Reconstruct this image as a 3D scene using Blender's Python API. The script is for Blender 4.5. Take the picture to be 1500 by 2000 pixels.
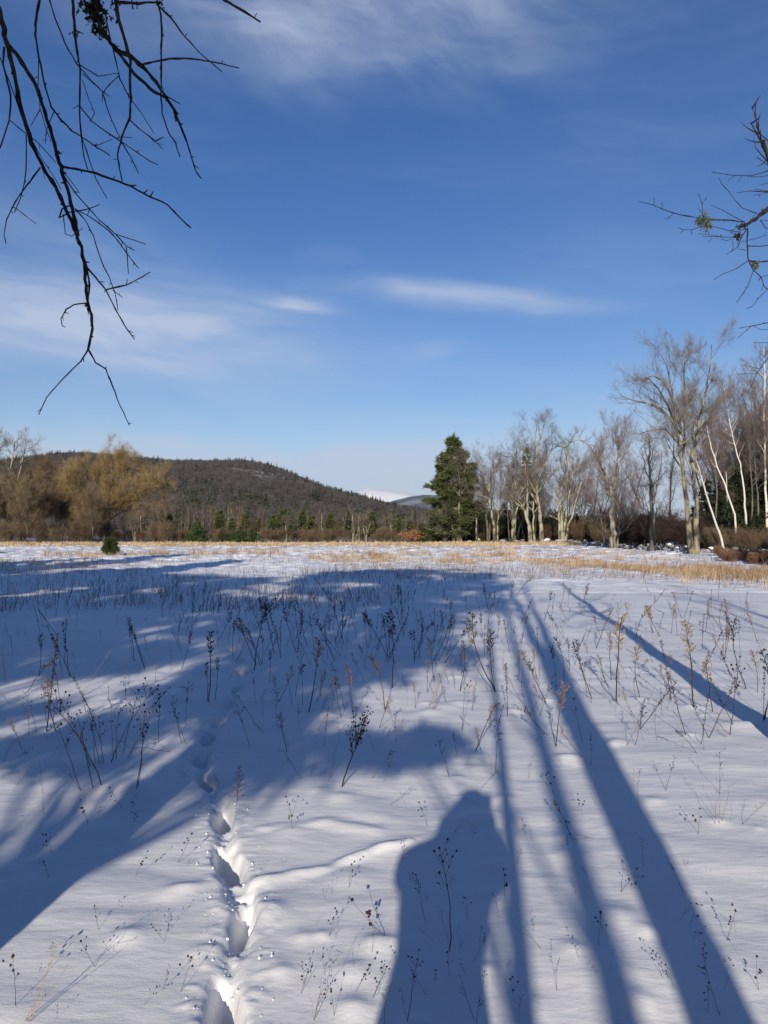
import bpy, bmesh, math, random
import numpy as np
from mathutils import Vector, Matrix, Quaternion

# ------------------------------------------------------------------ camera, sky, sun, exposure
scene = bpy.context.scene
for o in list(bpy.data.objects):
    bpy.data.objects.remove(o)
C = scene.collection
CAM_H = 1.6
F = 1500.0                       # focal length in photo pixels (1500 x 2000)
HORIZON = 1038.0
PITCH = math.atan((HORIZON - 1000.0) / F)
cam_data = bpy.data.cameras.new("camera")
cam = bpy.data.objects.new("camera", cam_data)
C.objects.link(cam)
cam_data.sensor_fit = 'VERTICAL'
cam_data.sensor_height = 24.0
cam_data.lens = 24.0 * F / 2000.0
cam_data.clip_start = 0.02
cam_data.clip_end = 60000.0
cam.location = (0, 0, CAM_H)
cam.rotation_euler = (math.radians(90) + PITCH, 0, 0)
scene.camera = cam
scene.render.resolution_x = 768
scene.render.resolution_y = 1024

SUN_EL = math.radians(18.5)
SHADOW_AZ = math.radians(7.4)    # shadows run this far to the right of straight ahead
TO_SUN = Vector((-math.sin(SHADOW_AZ) * math.cos(SUN_EL), -math.cos(SHADOW_AZ) * math.cos(SUN_EL), math.sin(SUN_EL)))
sun_data = bpy.data.lights.new("sun", 'SUN')
sun_data.energy = 4.7
sun_data.angle = math.radians(0.53)
sun_data.color = (1.0, 0.90, 0.76)
sun = bpy.data.objects.new("sun", sun_data)
C.objects.link(sun)
sun.rotation_euler = (-TO_SUN).to_track_quat('-Z', 'Y').to_euler()
sun.location = TO_SUN * 50

world = bpy.data.worlds.new("World")
scene.world = world
world.use_nodes = True
wt = world.node_tree
wt.nodes.clear()

class NT:
    """small helper for node graphs"""
    def __init__(self, tree):
        self.t = tree
    def n(self, typ, **kw):
        nd = self.t.nodes.new(typ)
        for k, v in kw.items():
            setattr(nd, k, v)
        return nd
    def link(self, a, b):
        self.t.links.new(a, b)
    def setin(self, sock, v):
        if hasattr(v, 'is_output'):
            self.t.links.new(v, sock)
        else:
            sock.default_value = v
    def m(self, op, a, b=0.0, c=0.0, clamp=False):
        nd = self.n('ShaderNodeMath', operation=op)
        nd.use_clamp = clamp
        for i, v in enumerate((a, b, c)):
            self.setin(nd.inputs[i], v)
        return nd.outputs[0]
    def comb(self, x, y, z):
        nd = self.n('ShaderNodeCombineXYZ')
        for i, v in enumerate((x, y, z)):
            self.setin(nd.inputs[i], v)
        return nd.outputs[0]
    def noise(self, vec, scale, detail=4.0, rough=0.55, dist=0.0):
        nd = self.n('ShaderNodeTexNoise')
        self.setin(nd.inputs['Vector'], vec)
        nd.inputs['Scale'].default_value = scale
        nd.inputs['Detail'].default_value = detail
        nd.inputs['Roughness'].default_value = rough
        nd.inputs['Distortion'].default_value = dist
        return nd.outputs['Fac']
    def ramp(self, fac, lo, hi):
        nd = self.n('ShaderNodeMapRange', interpolation_type='SMOOTHSTEP')
        self.setin(nd.inputs[0], fac)
        nd.inputs[1].default_value = lo
        nd.inputs[2].default_value = hi
        return nd.outputs[0]
    def mix(self, fac, a, b):
        nd = self.n('ShaderNodeMix', data_type='RGBA')
        self.setin(nd.inputs[0], fac)
        for s, v in ((nd.inputs[6], a), (nd.inputs[7], b)):
            if hasattr(v, 'is_output'):
                self.t.links.new(v, s)
            else:
                s.default_value = (v[0], v[1], v[2], 1)
        return nd.outputs[2]

W = NT(wt)
sky = W.n('ShaderNodeTexSky', sky_type='NISHITA')
sky.sun_disc = False
sky.sun_elevation = SUN_EL
sky.sun_rotation = math.pi + SHADOW_AZ
sky.altitude = 300
sky.air_density = 1.0
sky.dust_density = 0.4
sky.ozone_density = 3.0
tc = W.n('ShaderNodeTexCoord')
sep = W.n('ShaderNodeSeparateXYZ')
W.link(tc.outputs['Generated'], sep.inputs[0])
AZ = W.m('ARCTAN2', sep.outputs[0], sep.outputs[1])
EL = W.m('ARCSINE', sep.outputs[2])
warp = W.noise(W.comb(W.m('MULTIPLY', AZ, 3.0), W.m('MULTIPLY', EL, 9.0), 3.3), 1.0, 3.0)
EL2 = W.m('ADD', EL, W.m('MULTIPLY', W.m('SUBTRACT', warp, 0.5), 0.10))
# thin cirrus: stretched along the horizon, slightly tilted
tilt = W.m('ADD', EL2, W.m('MULTIPLY', AZ, 0.06))
wisp = W.noise(W.comb(W.m('MULTIPLY', AZ, 2.6), W.m('MULTIPLY', tilt, 15.0), 0.7), 1.0, 6.0, 0.58, 0.4)
fine = W.noise(W.comb(W.m('MULTIPLY', AZ, 7.0), W.m('MULTIPLY', tilt, 42.0), 4.1), 1.0, 5.0, 0.6, 0.6)
fibre = W.noise(W.comb(W.m('ADD', W.m('MULTIPLY', AZ, 9.0), W.m('MULTIPLY', EL, 14.0)), W.m('SUBTRACT', W.m('MULTIPLY', EL, 9.0), W.m('MULTIPLY', AZ, 3.0)), 8.0), 1.0, 5.0, 0.6, 0.3)

def px_az(px):
    return math.atan((px - 750.0) / F)
def px_el(py):
    return math.atan((HORIZON - py) / F)

def gauss(px, py, wx, wy, slope=0.0):
    da = W.m('SUBTRACT', AZ, px_az(px))
    de = W.m('SUBTRACT', W.m('SUBTRACT', EL2, px_el(py)), W.m('MULTIPLY', da, slope))
    a = W.m('POWER', W.m('ABSOLUTE', W.m('DIVIDE', da, wx / F)), 2.0)
    b = W.m('POWER', W.m('ABSOLUTE', W.m('DIVIDE', de, wy / F)), 2.0)
    return W.m('EXPONENT', W.m('MULTIPLY', W.m('ADD', a, b), -1.0))

veil = W.m('MULTIPLY', W.ramp(wisp, 0.30, 0.72), W.m('ADD', 0.55, W.m('MULTIPLY', fine, 0.9)))
def add(*xs):
    r = xs[0]
    for x in xs[1:]:
        r = W.m('ADD', r, x)
    return r
def sc_(x, k):
    return W.m('MULTIPLY', x, k)
masks = add(
    sc_(gauss(720, -10, 460, 75, 0.05), 0.75),      # veil along the top
    sc_(gauss(60, 660, 420, 62, -0.10), 1.35),      # broad veil on the left
    sc_(gauss(150, 520, 420, 70, -0.20), 0.40),
    sc_(gauss(960, 590, 210, 20, -0.07), 0.72),     # long streak in the middle
    sc_(gauss(800, 578, 60, 20, 0.10), 0.30),
    sc_(gauss(590, 606, 60, 15, -0.10), 1.0),
    sc_(gauss(855, 690, 50, 16, 0.15), 0.24),
    sc_(gauss(480, 705, 150, 20, -0.1), 0.55), sc_(gauss(300, 655, 140, 16, -0.08), 0.5),
    sc_(gauss(1330, 420, 330, 260, 0.0), 0.10),
)
low = add(sc_(gauss(760, 850, 9000, 190, 0.0), 0.20), sc_(gauss(800, 925, 1600, 72, 0.0), 1.0), sc_(gauss(760, 1030, 9000, 85, 0.0), 0.95))     # pale bank above the horizon
lowtex = W.ramp(fine, 0.25, 0.75)
cover = add(W.m('MULTIPLY', masks, W.m('ADD', W.m('MULTIPLY', veil, 0.72), 0.26)),
            W.m('MULTIPLY', low, W.m('ADD', W.m('MULTIPLY', lowtex, 0.5), 0.60)),
            W.m('MULTIPLY', W.ramp(wisp, 0.50, 0.85), 0.10),
            W.m('MULTIPLY', W.m('MULTIPLY', sc_(gauss(720, 0, 480, 110, 0.0), 0.5), W.ramp(fibre, 0.4, 0.75)), 0.5))
cover = W.m('MINIMUM', cover, 0.85)
SKY_STRENGTH = 0.108
skyc = W.n('ShaderNodeHueSaturation')
W.link(sky.outputs[0], skyc.inputs['Color'])
skyc.inputs["Saturation"].default_value = 1.23
skyc.inputs["Hue"].default_value = 0.513
skyc.inputs['Value'].default_value = 1.0
cloud_col = tuple(v / SKY_STRENGTH for v in (0.52, 0.60, 0.76))
skymix = W.mix(cover, skyc.outputs[0], cloud_col)
bg = W.n('ShaderNodeBackground')
W.link(skymix, bg.inputs['Color'])
bg.inputs['Strength'].default_value = SKY_STRENGTH
wo = W.n('ShaderNodeOutputWorld')
W.link(bg.outputs[0], wo.inputs['Surface'])

vs = scene.view_settings
vs.view_transform = 'Standard'
vs.look = 'None'
vs.exposure = 0.0
vs.gamma = 1.0
vs.use_curve_mapping = False
scene.cycles.max_bounces = 5
scene.cycles.diffuse_bounces = 3
scene.cycles.transparent_max_bounces = 4
scene.cycles.volume_bounces = 0
scene.cycles.sample_clamp_indirect = 4.0

# ------------------------------------------------------------------ helpers
RNG = np.random.default_rng(11)

def ray(px, py):
    """direction of a photo pixel; y component is the distance along the ground"""
    u = (px - 750.0) / F
    v = (1000.0 - py) / F
    d = Vector((u, math.cos(PITCH) - v * math.sin(PITCH), math.sin(PITCH) + v * math.cos(PITCH)))
    return d / d.y
def at_depth(px, py, depth):
    d = ray(px, py)
    return Vector((d.x * depth, depth, CAM_H + d.z * depth))
def on_ground(px, py):
    d = ray(px, py)
    t = CAM_H / max(1e-4, -d.z)
    p = Vector((d.x * t, d.y * t, 0))
    for _ in range(4):
        z = float(gh(np.array([p.x]), np.array([p.y]))[0])
        t = (CAM_H - z) / max(1e-4, -d.z)
        p = Vector((d.x * t, d.y * t, z))
    return p

def _hash(ix, iy, seed):
    h = (ix.astype(np.int64) * 374761393 + iy.astype(np.int64) * 668265263 + seed * 974711) & 0x7fffffff
    h = ((h ^ (h >> 13)) * 1274126177) & 0x7fffffff
    return ((h ^ (h >> 16)) & 0xffff) / 65535.0 * 2 - 1
def vnoise(x, y, seed=0):
    x = np.asarray(x, float); y = np.asarray(y, float)
    ix = np.floor(x); iy = np.floor(y)
    fx = x - ix; fy = y - iy
    fx = fx * fx * fx * (fx * (fx * 6 - 15) + 10)
    fy = fy * fy * fy * (fy * (fy * 6 - 15) + 10)
    a = _hash(ix, iy, seed); b = _hash(ix + 1, iy, seed)
    c = _hash(ix, iy + 1, seed); d = _hash(ix + 1, iy + 1, seed)
    return (a * (1 - fx) + b * fx) * (1 - fy) + (c * (1 - fx) + d * fx) * fy
def fbm(x, y, oct=4, seed=0, g=0.5):
    s = 0; a = 1.0; t = 0
    for i in range(oct):
        s = s + a * vnoise(x * 2 ** i + 17.3 * i, y * 2 ** i + 5.1 * i, seed + i)
        t += a; a *= g
    return s / t
def sstep(a, b, x):
    t = np.clip((x - a) / (b - a), 0, 1)
    return t * t * (3 - 2 * t)

# ---- footprints (photo pixel of the middle of each hole) and snow mounds
FOOT_PX = [(430, 2110), (437, 1958), (478, 1790), (443, 1682), (436, 1592), (398, 1522), (393, 1476), (404, 1440),
           (430, 1405), (446, 1374), (464, 1342), (470, 1312), (464, 1290), (452, 1270)]
def flat_ground(px, py):
    d = ray(px, py); t = CAM_H / -d.z
    return (d.x * t, d.y * t)
FEET = [flat_ground(*p) for p in FOOT_PX]
_r = np.random.default_rng(5)
MOUNDS = []
for px, py, r, h in [(945, 1900, .05, .022), (1115, 1640, .07, .025), (1215, 1800, .13, .045), (1265, 1830, .07, .03), (1245, 1955, .07, .035),
                     (1400, 1610, .07, .03), (735, 1850, .08, .04), (690, 1900, .08, .03), (690, 1965, .07, .035), (595, 1835, .05, .02),
                     (630, 1832, .04, .02), (550, 1900, .05, .02), (270, 1825, .09, .025), (240, 1838, .07, .03), (1120, 1863, .06, .022),
                     (985, 1563, .08, .03), (1355, 1381, .10, .05), (1440, 1420, .16, .05), (1250, 1365, .10, .03), (640, 1395, .12, .03),
                     (865, 1377, .16, .04), (900, 1370, .12, .04), (200, 1540, .25, .07), (265, 1548, .15, .05), (80, 1430, .2, .05),
                     (970, 1350, .12, .04), (1000, 1385, .1, .03), (1480, 1420, .12, .04)]:
    x, y = flat_ground(px, py)
    MOUNDS.append((x, y, r * .85, h * .6))
for _ in range(240):
    y = 2.2 + 14 * _r.random() ** 1.4
    x = (_r.random() * 2 - 1) * (0.62 * y + .5)
    MOUNDS.append((x, y, .03 + .07 * _r.random() * (1 + y * .06), .006 + .018 * _r.random()))
# ridge of kicked / drifted snow in the foreground
RIDGES = []
def ridge(pts, w, h):
    g = [flat_ground(*p) for p in pts]
    for a, b in zip(g[:-1], g[1:]):
        RIDGES.append((a, b, w, h))
ridge([(505, 1728), (580, 1712), (650, 1700), (720, 1672), (800, 1655)], .045, .03)
ridge([(330, 1745), (380, 1737), (420, 1728)], .06, .02)
ridge([(520, 1622), (640, 1612), (730, 1630)], .06, .016)
ridge([(730, 1668), (860, 1640), (930, 1600)], .08, .018)

def seg_dist(x, y, a, b):
    ax, ay = a; bx, by = b
    dx, dy = bx - ax, by - ay
    t = np.clip(((x - ax) * dx + (y - ay) * dy) / (dx * dx + dy * dy), 0, 1)
    return np.hypot(x - ax - t * dx, y - ay - t * dy), t

def gh(x, y):
    x = np.asarray(x, float); y = np.asarray(y, float)
    z = 0.16 * fbm(x * .05 + 3.1, y * .05, 3, 1) * sstep(4, 40, np.hypot(x, y))
    z = z + 0.035 * fbm(x * .45, y * .6, 3, 2)
    near = 1 - sstep(25, 70, y)
    z = z + near * (0.014 * fbm(x * .9 + .4 * y, y * 2.4, 3, 9) + 0.004 * fbm(x * 4.5, y * 6, 2, 21))
    z = z - 0.06 * sstep(110, 240, y) * np.clip((y - 110) * .04, 0, 25)
    m = (y > 1.5) & (y < 17.5) & (np.abs(x) < 12)
    if np.any(m):
        xx = x[m]; yy = y[m]; zz = z[m].copy()
        z0 = zz.copy()
        for (cx, cy, r, h) in MOUNDS:
            q = (np.abs(xx - cx) < 3 * r) & (np.abs(yy - cy) < 3 * r)
            if np.any(q):
                d2 = ((xx[q] - cx) ** 2 + (yy[q] - cy) ** 2) / (r * r)
                zz[q] += h * np.exp(-d2)
        for a, b, w, h in RIDGES:
            q = (xx > min(a[0], b[0]) - .4) & (xx < max(a[0], b[0]) + .4) & (yy > min(a[1], b[1]) - .4) & (yy < max(a[1], b[1]) + .4)
            if np.any(q):
                d, t = seg_dist(xx[q], yy[q], a, b)
                zz[q] = np.maximum(zz[q], z0[q] + h * np.exp(-(d / w) ** 2) * (0.8 + .4 * vnoise(xx[q] * 9, yy[q] * 9, 4)))
        q = (np.abs(xx + 1.0) < 1.8) & (yy < 13)
        if np.any(q):
            X = xx[q]; Y = yy[q]; Z = zz[q].copy()
            rough = fbm(X * 9, Y * 9, 3, 33)
            rough2 = fbm(X * 30, Y * 22, 3, 35)
            dmin = np.full(X.shape, 9.0)
            for i in range(len(FEET) - 1):           # shallow drag trough between the holes
                d, t = seg_dist(X, Y, FEET[i], FEET[i + 1])
                d = d + .02 * rough
                Z = Z - (1.0 if i < 6 else .5) * (.048 - .016 * np.sin(t * math.pi)) * (1 - sstep(.012, .068, d)) * (1 + .7 * rough2)
                dmin = np.minimum(dmin, d)
            Z = Z + np.exp(-((dmin - .105 - .03 * rough) / .045) ** 2) * .0030 * np.clip(.4 + 3.6 * fbm(X * 24 + Y * 9, Y * 26 - X * 7, 3, 37), 0, 3)   # crumbs along the rim
            for i, (cx, cy) in enumerate(FEET):
                j = min(i + 1, len(FEET) - 1); k = max(i - 1, 0)
                ang = math.atan2(FEET[j][1] - FEET[k][1], FEET[j][0] - FEET[k][0]) + (.18 if i % 2 else -.18)
                ux = (X - cx) * math.cos(ang) + (Y - cy) * math.sin(ang)
                uy = -(X - cx) * math.sin(ang) + (Y - cy) * math.cos(ang)
                wd = (.054 + .008 * math.sin(i * 2.3)) * (1 - .35 * np.clip(ux / .17, -1, 1))
                rr = np.sqrt((ux / .20) ** 2 + (uy / wd) ** 2) + .13 * rough + .06 * rough2
                dep = (1.0 if i < 6 else .75) * (.118 + .03 * math.sin(i * 1.7 + 1)) * (1 - sstep(.50, 1.15, rr)) * (1 - .30 * np.clip(ux / .17, -1, 1))
                Z = Z - dep
            zz[q] = Z
        z[m] = zz
    return z

# ------------------------------------------------------------------ mesh building
def new_mesh(name, verts, faces, smooth=False):
    """verts (N,3) array, faces list of index arrays each (M,k)"""
    me = bpy.data.meshes.new(name)
    verts = np.asarray(verts, np.float32)
    fl = [np.asarray(f, np.int32) for f in faces if len(f)]
    nl = sum(f.size for f in fl); nf = sum(len(f) for f in fl)
    me.vertices.add(len(verts)); me.loops.add(nl); me.polygons.add(nf)
    me.vertices.foreach_set('co', verts.ravel())
    me.loops.foreach_set('vertex_index', np.concatenate([f.ravel() for f in fl]))
    tot = np.concatenate([np.full(len(f), f.shape[1], np.int32) for f in fl])
    start = np.concatenate([[0], np.cumsum(tot)[:-1]]).astype(np.int32)
    me.polygons.foreach_set('loop_start', start)
    try:
        me.polygons.foreach_set('loop_total', tot)
    except Exception:
        pass
    if smooth:
        me.polygons.foreach_set('use_smooth', np.ones(nf, bool))
    me.update(calc_edges=True)
    me.validate()
    return me

class MB:
    """collects tubes, segments and leaf triangles; build() makes one mesh object"""
    def __init__(self):
        self.v = []; self.t = []; self.q = []; self.n = 0
        self.bl = []                      # fine twigs
        self.sp = []                      # loose thin segments p0,p1,r0,r1
    def addv(self, arr, tris=None, quads=None):
        arr = np.asarray(arr, float).reshape(-1, 3)
        if tris is not None and len(tris):
            self.t.append(np.asarray(tris, np.int64) + self.n)
        if quads is not None and len(quads):
            self.q.append(np.asarray(quads, np.int64) + self.n)
        self.v.append(arr); self.n += len(arr)
    def tube(self, pts, rad, sides=6, cap=True):
        pts = [Vector(p) for p in pts]
        n = len(pts)
        if n < 2:
            return
        rings = []
        up = None
        for i in range(n):
            d = (pts[min(i + 1, n - 1)] - pts[max(i - 1, 0)])
            d = d.normalized() if d.length > 1e-9 else Vector((0, 0, 1))
            if up is None:
                up = d.orthogonal().normalized()
            else:
                up = (up - d * up.dot(d))
                up = up.normalized() if up.length > 1e-6 else d.orthogonal().normalized()
            b = d.cross(up)
            r = rad[i] if hasattr(rad, '__len__') else rad
            for k in range(sides):
                a = 2 * math.pi * k / sides
                rings.append(pts[i] + (up * math.cos(a) + b * math.sin(a)) * r)
        V = np.array([tuple(p) for p in rings])
        Q = []
        for i in range(n - 1):
            for k in range(sides):
                k2 = (k + 1) % sides
                Q.append((i * sides + k, i * sides + k2, (i + 1) * sides + k2, (i + 1) * sides + k))
        T = []
        if cap:
            V = np.vstack([V, [tuple(pts[0])], [tuple(pts[-1])]])
            a0 = n * sides; a1 = a0 + 1
            for k in range(sides):
                k2 = (k + 1) % sides
                T.append((k2, k, a0)); T.append(((n - 1) * sides + k, (n - 1) * sides + k2, a1))
        self.addv(V, T, Q)
    def seg(self, p0, p1, r0, r1):
        self.sp.append((p0[0], p0[1], p0[2], p1[0], p1[1], p1[2], r0, r1))
    def flush(self):
        if not self.sp:
            return
        A = np.array(self.sp); self.sp = []
        p0 = A[:, 0:3]; p1 = A[:, 3:6]; r0 = A[:, 6:7]; r1 = A[:, 7:8]
        d = p1 - p0
        d /= np.linalg.norm(d, axis=1, keepdims=True) + 1e-12
        ref = np.where(np.abs(d[:, 2:3]) < .9, np.array([[0, 0, 1.]]), np.array([[1., 0, 0]]))
        u = np.cross(d, ref); u /= np.linalg.norm(u, axis=1, keepdims=True) + 1e-12
        w = np.cross(d, u)
        N = len(A)
        V = np.zeros((N, 6, 3))
        for k in range(3):
            a = 2 * math.pi * k / 3
            o = u * math.cos(a) + w * math.sin(a)
            V[:, k] = p0 + o * r0
            V[:, 3 + k] = p1 + o * r1
        base = np.arange(N)[:, None] * 6
        Q = np.concatenate([base + np.array([[0, 1, 4, 3]]), base + np.array([[1, 2, 5, 4]]), base + np.array([[2, 0, 3, 5]])])
        self.addv(V, None, Q)
    def leaves(self, c, ax, k, length, width, spread, rng):
        """k thin triangles at each centre c, pointing about along ax"""
        c = np.asarray(c, float); ax = np.asarray(ax, float)
        N = len(c)
        if N == 0:
            return
        cc = np.repeat(c, k, 0); aa = np.repeat(ax, k, 0)
        d = aa + rng.normal(size=(N * k, 3)) * spread
        d /= np.linalg.norm(d, axis=1, keepdims=True) + 1e-9
        L = length * rng.uniform(.6, 1.2, (N * k, 1)) if np.isscalar(length) else np.repeat(length, k)[:, None] * rng.uniform(.6, 1.2, (N * k, 1))
        side = np.cross(d, rng.normal(size=(N * k, 3)))
        side /= np.linalg.norm(side, axis=1, keepdims=True) + 1e-9
        wd = width if np.isscalar(width) else np.repeat(width, k)[:, None]
        b = cc + rng.normal(size=(N * k, 3)) * L * .12
        V = np.stack([b - side * wd * .5 + d * L * .25, b + d * L, b + side * wd * .5 + d * L * .25, b], 1)
        base = np.arange(N * k)[:, None] * 4
        Q = base + np.array([[3, 2, 1, 0]])
        self.addv(V, None, Q)
    def twig_blades(self, P, rng):
        """flat sliver twigs on the outermost branches"""
        if not self.bl:
            return
        A = np.array(self.bl); self.bl = []
        L = np.clip(A[:, 6] * P['bl'], .25, 1.4)
        self.leaves(A[:, :3], A[:, 3:6], 1, L, np.full(len(A), P['bw']), .38, rng)
    def data(self, name, smooth=False):
        self.flush()
        V = np.concatenate(self.v) if self.v else np.zeros((0, 3))
        fs = []
        if self.q:
            fs.append(np.concatenate(self.q))
        if self.t:
            fs.append(np.concatenate(self.t))
        return new_mesh(name, V, fs, smooth)
    def build(self, name, mat, parent=None, smooth=False):
        me = self.data(name, smooth)
        me.materials.append(mat)
        o = bpy.data.objects.new(name, me)
        C.objects.link(o)
        if parent is not None:
            o.parent = parent
        return o

def tag(o, label=None, cat=None, group=None, kind=None):
    if label: o['label'] = label
    if cat: o['category'] = cat
    if group: o['group'] = group
    if kind: o['kind'] = kind
    return o
def thing(name, label, cat, loc=(0, 0, 0), group=None):
    o = bpy.data.objects.new(name, None)
    C.objects.link(o)
    o.location = loc
    o.empty_display_size = 0.2
    return tag(o, label, cat, group)
def dup(root, loc, rotz=0.0, scale=1.0, label=None, group=None, rot=None):
    r = root.copy(); C.objects.link(r)
    r.location = loc
    if rot is not None:
        r.rotation_mode = 'QUATERNION'; r.rotation_quaternion = rot
    else:
        r.rotation_mode = 'XYZ'; r.rotation_euler = (0, 0, rotz)
    r.scale = (scale,) * 3
    if label: r['label'] = label
    if group: r['group'] = group
    for ch in PARTS.get(root.name, ()):
        c = ch.copy(); C.objects.link(c); c.parent = r
    return r
PARTS = {}
def proto(root, parts):
    PARTS[root.name] = list(parts)
    return root

# ------------------------------------------------------------------ materials
def make_mat(name, col, col2=None, scale=6.0, rough=0.85, rand=0.0, bump=0.0, bscale=40.0, spec=0.2, thr=(.35, .65), stretch=None, col3=None, thr3=(.6, .7), scale3=3.0):
    m = bpy.data.materials.new(name)
    m.use_nodes = True
    T = NT(m.node_tree)
    b = m.node_tree.nodes['Principled BSDF']
    b.inputs['Roughness'].default_value = rough
    b.inputs['Specular IOR Level'].default_value = spec
    tcn = T.n('ShaderNodeTexCoord')
    vec = tcn.outputs['Object']
    if stretch:
        mp = T.n('ShaderNodeMapping'); T.link(vec, mp.inputs[0]); mp.inputs['Scale'].default_value = stretch; vec = mp.outputs[0]
    c = (col[0], col[1], col[2], 1)
    out = None
    if col2 is not None:
        out = T.mix(T.ramp(T.noise(vec, scale, 5.0), thr[0], thr[1]), col, col2)
    if col3 is not None:
        out = T.mix(T.ramp(T.noise(vec, scale3, 5.0), thr3[0], thr3[1]), out if out is not None else col, col3)
    if rand > 0:
        oi = T.n('ShaderNodeObjectInfo')
        hs = T.n('ShaderNodeHueSaturation')
        if out is not None: T.link(out, hs.inputs['Color'])
        else: hs.inputs['Color'].default_value = c
        T.link(T.m('ADD', 1.0 - rand, T.m('MULTIPLY', oi.outputs['Random'], 2 * rand)), hs.inputs['Value'])
        T.link(T.m('ADD', 0.5 - .02, T.m('MULTIPLY', oi.outputs['Random'], .04)), hs.inputs['Hue'])
        out = hs.outputs[0]
    if out is not None: T.link(out, b.inputs['Base Color'])
    else: b.inputs['Base Color'].default_value = c
    if bump > 0:
        bn = T.n('ShaderNodeBump'); bn.inputs['Strength'].default_value = bump; bn.inputs['Distance'].default_value = .02
        T.link(T.noise(vec, bscale, 5.0), bn.inputs['Height']); T.link(bn.outputs[0], b.inputs['Normal'])
    return m

M = {}
M['bark_lichen'] = make_mat('bark_lichen', (.060, .050, .040), (.34, .31, .20), 2.6, .9, .12, .6, 14, thr=(.40, .62), stretch=(1, 1, .45))
M['bark_pale'] = make_mat('bark_pale', (.075, .062, .046), (.42, .385, .27), 2.4, .9, .08, .6, 14, thr=(.33, .60), stretch=(1, 1, .4))
M['bark_grey'] = make_mat('bark_grey', (.085, .072, .060), (.17, .150, .12), 3.0, .9, .15, .4, 18, stretch=(1, 1, .4))
M['bark_dark'] = make_mat('bark_dark', (.045, .036, .032), (.09, .075, .062), 6.0, .95, .1, .6, 40, stretch=(1, 1, .4))
M['bark_birch'] = make_mat('bark_birch', (.66, .62, .55), (.20, .17, .15), 3.0, .7, .06, .2, 30, thr=(.60, .72), stretch=(1, 1, 3.5))
M['bark_branch'] = make_mat('bark_branch', (.022, .018, .018), (.055, .046, .042), 30.0, .95, 0, .7, 120)
M['twig_grey'] = make_mat('twig_grey', (.135, .108, .094), (.20, .165, .140), .5, .9, .12)
M['twig_red'] = make_mat('twig_red', (.150, .098, .085), (.21, .145, .125), .5, .9, .1)
M['twig_brown'] = make_mat('twig_brown', (.125, .088, .056), (.190, .135, .080), .3, .9, .12)
M['twig_gold'] = make_mat('twig_gold', (.245, .165, .070), (.33, .235, .11), .25, .9)
M['needle_pine'] = make_mat('needle_pine', (.045, .058, .020), (.115, .125, .045), .8, .7, .1)
M['needle_dark'] = make_mat('needle_dark', (.016, .022, .012), (.040, .050, .022), .8, .8, .2)
M['needle_hedge'] = make_mat('needle_hedge', (.040, .060, .022), (.075, .095, .035), 1.5, .8, .15)
M['lichen'] = make_mat('lichen', (.10, .125, .09), (.17, .20, .14), 60, .95)
M['moss'] = make_mat('moss', (.020, .024, .012), (.05, .055, .03), 50, .95, 0, .8, 80)
M['weed_dark'] = make_mat('weed_dark', (.040, .026, .024), (.075, .050, .042), 20, .9, .25)
M['weed_tan'] = make_mat('weed_tan', (.20, .135, .085), (.30, .21, .13), 25, .9, .2)
M['weed_head'] = make_mat('weed_head', (.030, .018, .018), (.065, .035, .030), 60, .9, .25)
M['straw'] = make_mat('straw', (.34, .24, .13), (.46, .34, .19), 8, .9, .15)
M['grass_gold'] = make_mat('grass_gold', (.38, .265, .14), (.62, .475, .28), .35, .9, .0)
M['grass_red'] = make_mat('grass_red', (.20, .105, .070), (.30, .18, .11), .5, .9)
M['snow_cap'] = make_mat('snow_cap', (.84, .85, .87), None, rough=.8)
M['stone'] = make_mat('stone', (.17, .165, .155), (.28, .27, .25), 3.0, .9, .2, .6, 12)
M['wood_post'] = make_mat('wood_post', (.11, .095, .08), (.17, .15, .13), 8, .9, .1)
M['tarp'] = make_mat('tarp', (.10, .13, .22), (.14, .17, .27), 4, .6)
M['coat'] = make_mat('coat', (.03, .04, .07), (.045, .055, .085), 12, .7)
M['skin'] = make_mat('skin', (.45, .28, .21))
M['phone'] = make_mat('phone', (.02, .02, .022), rough=.3)
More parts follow.
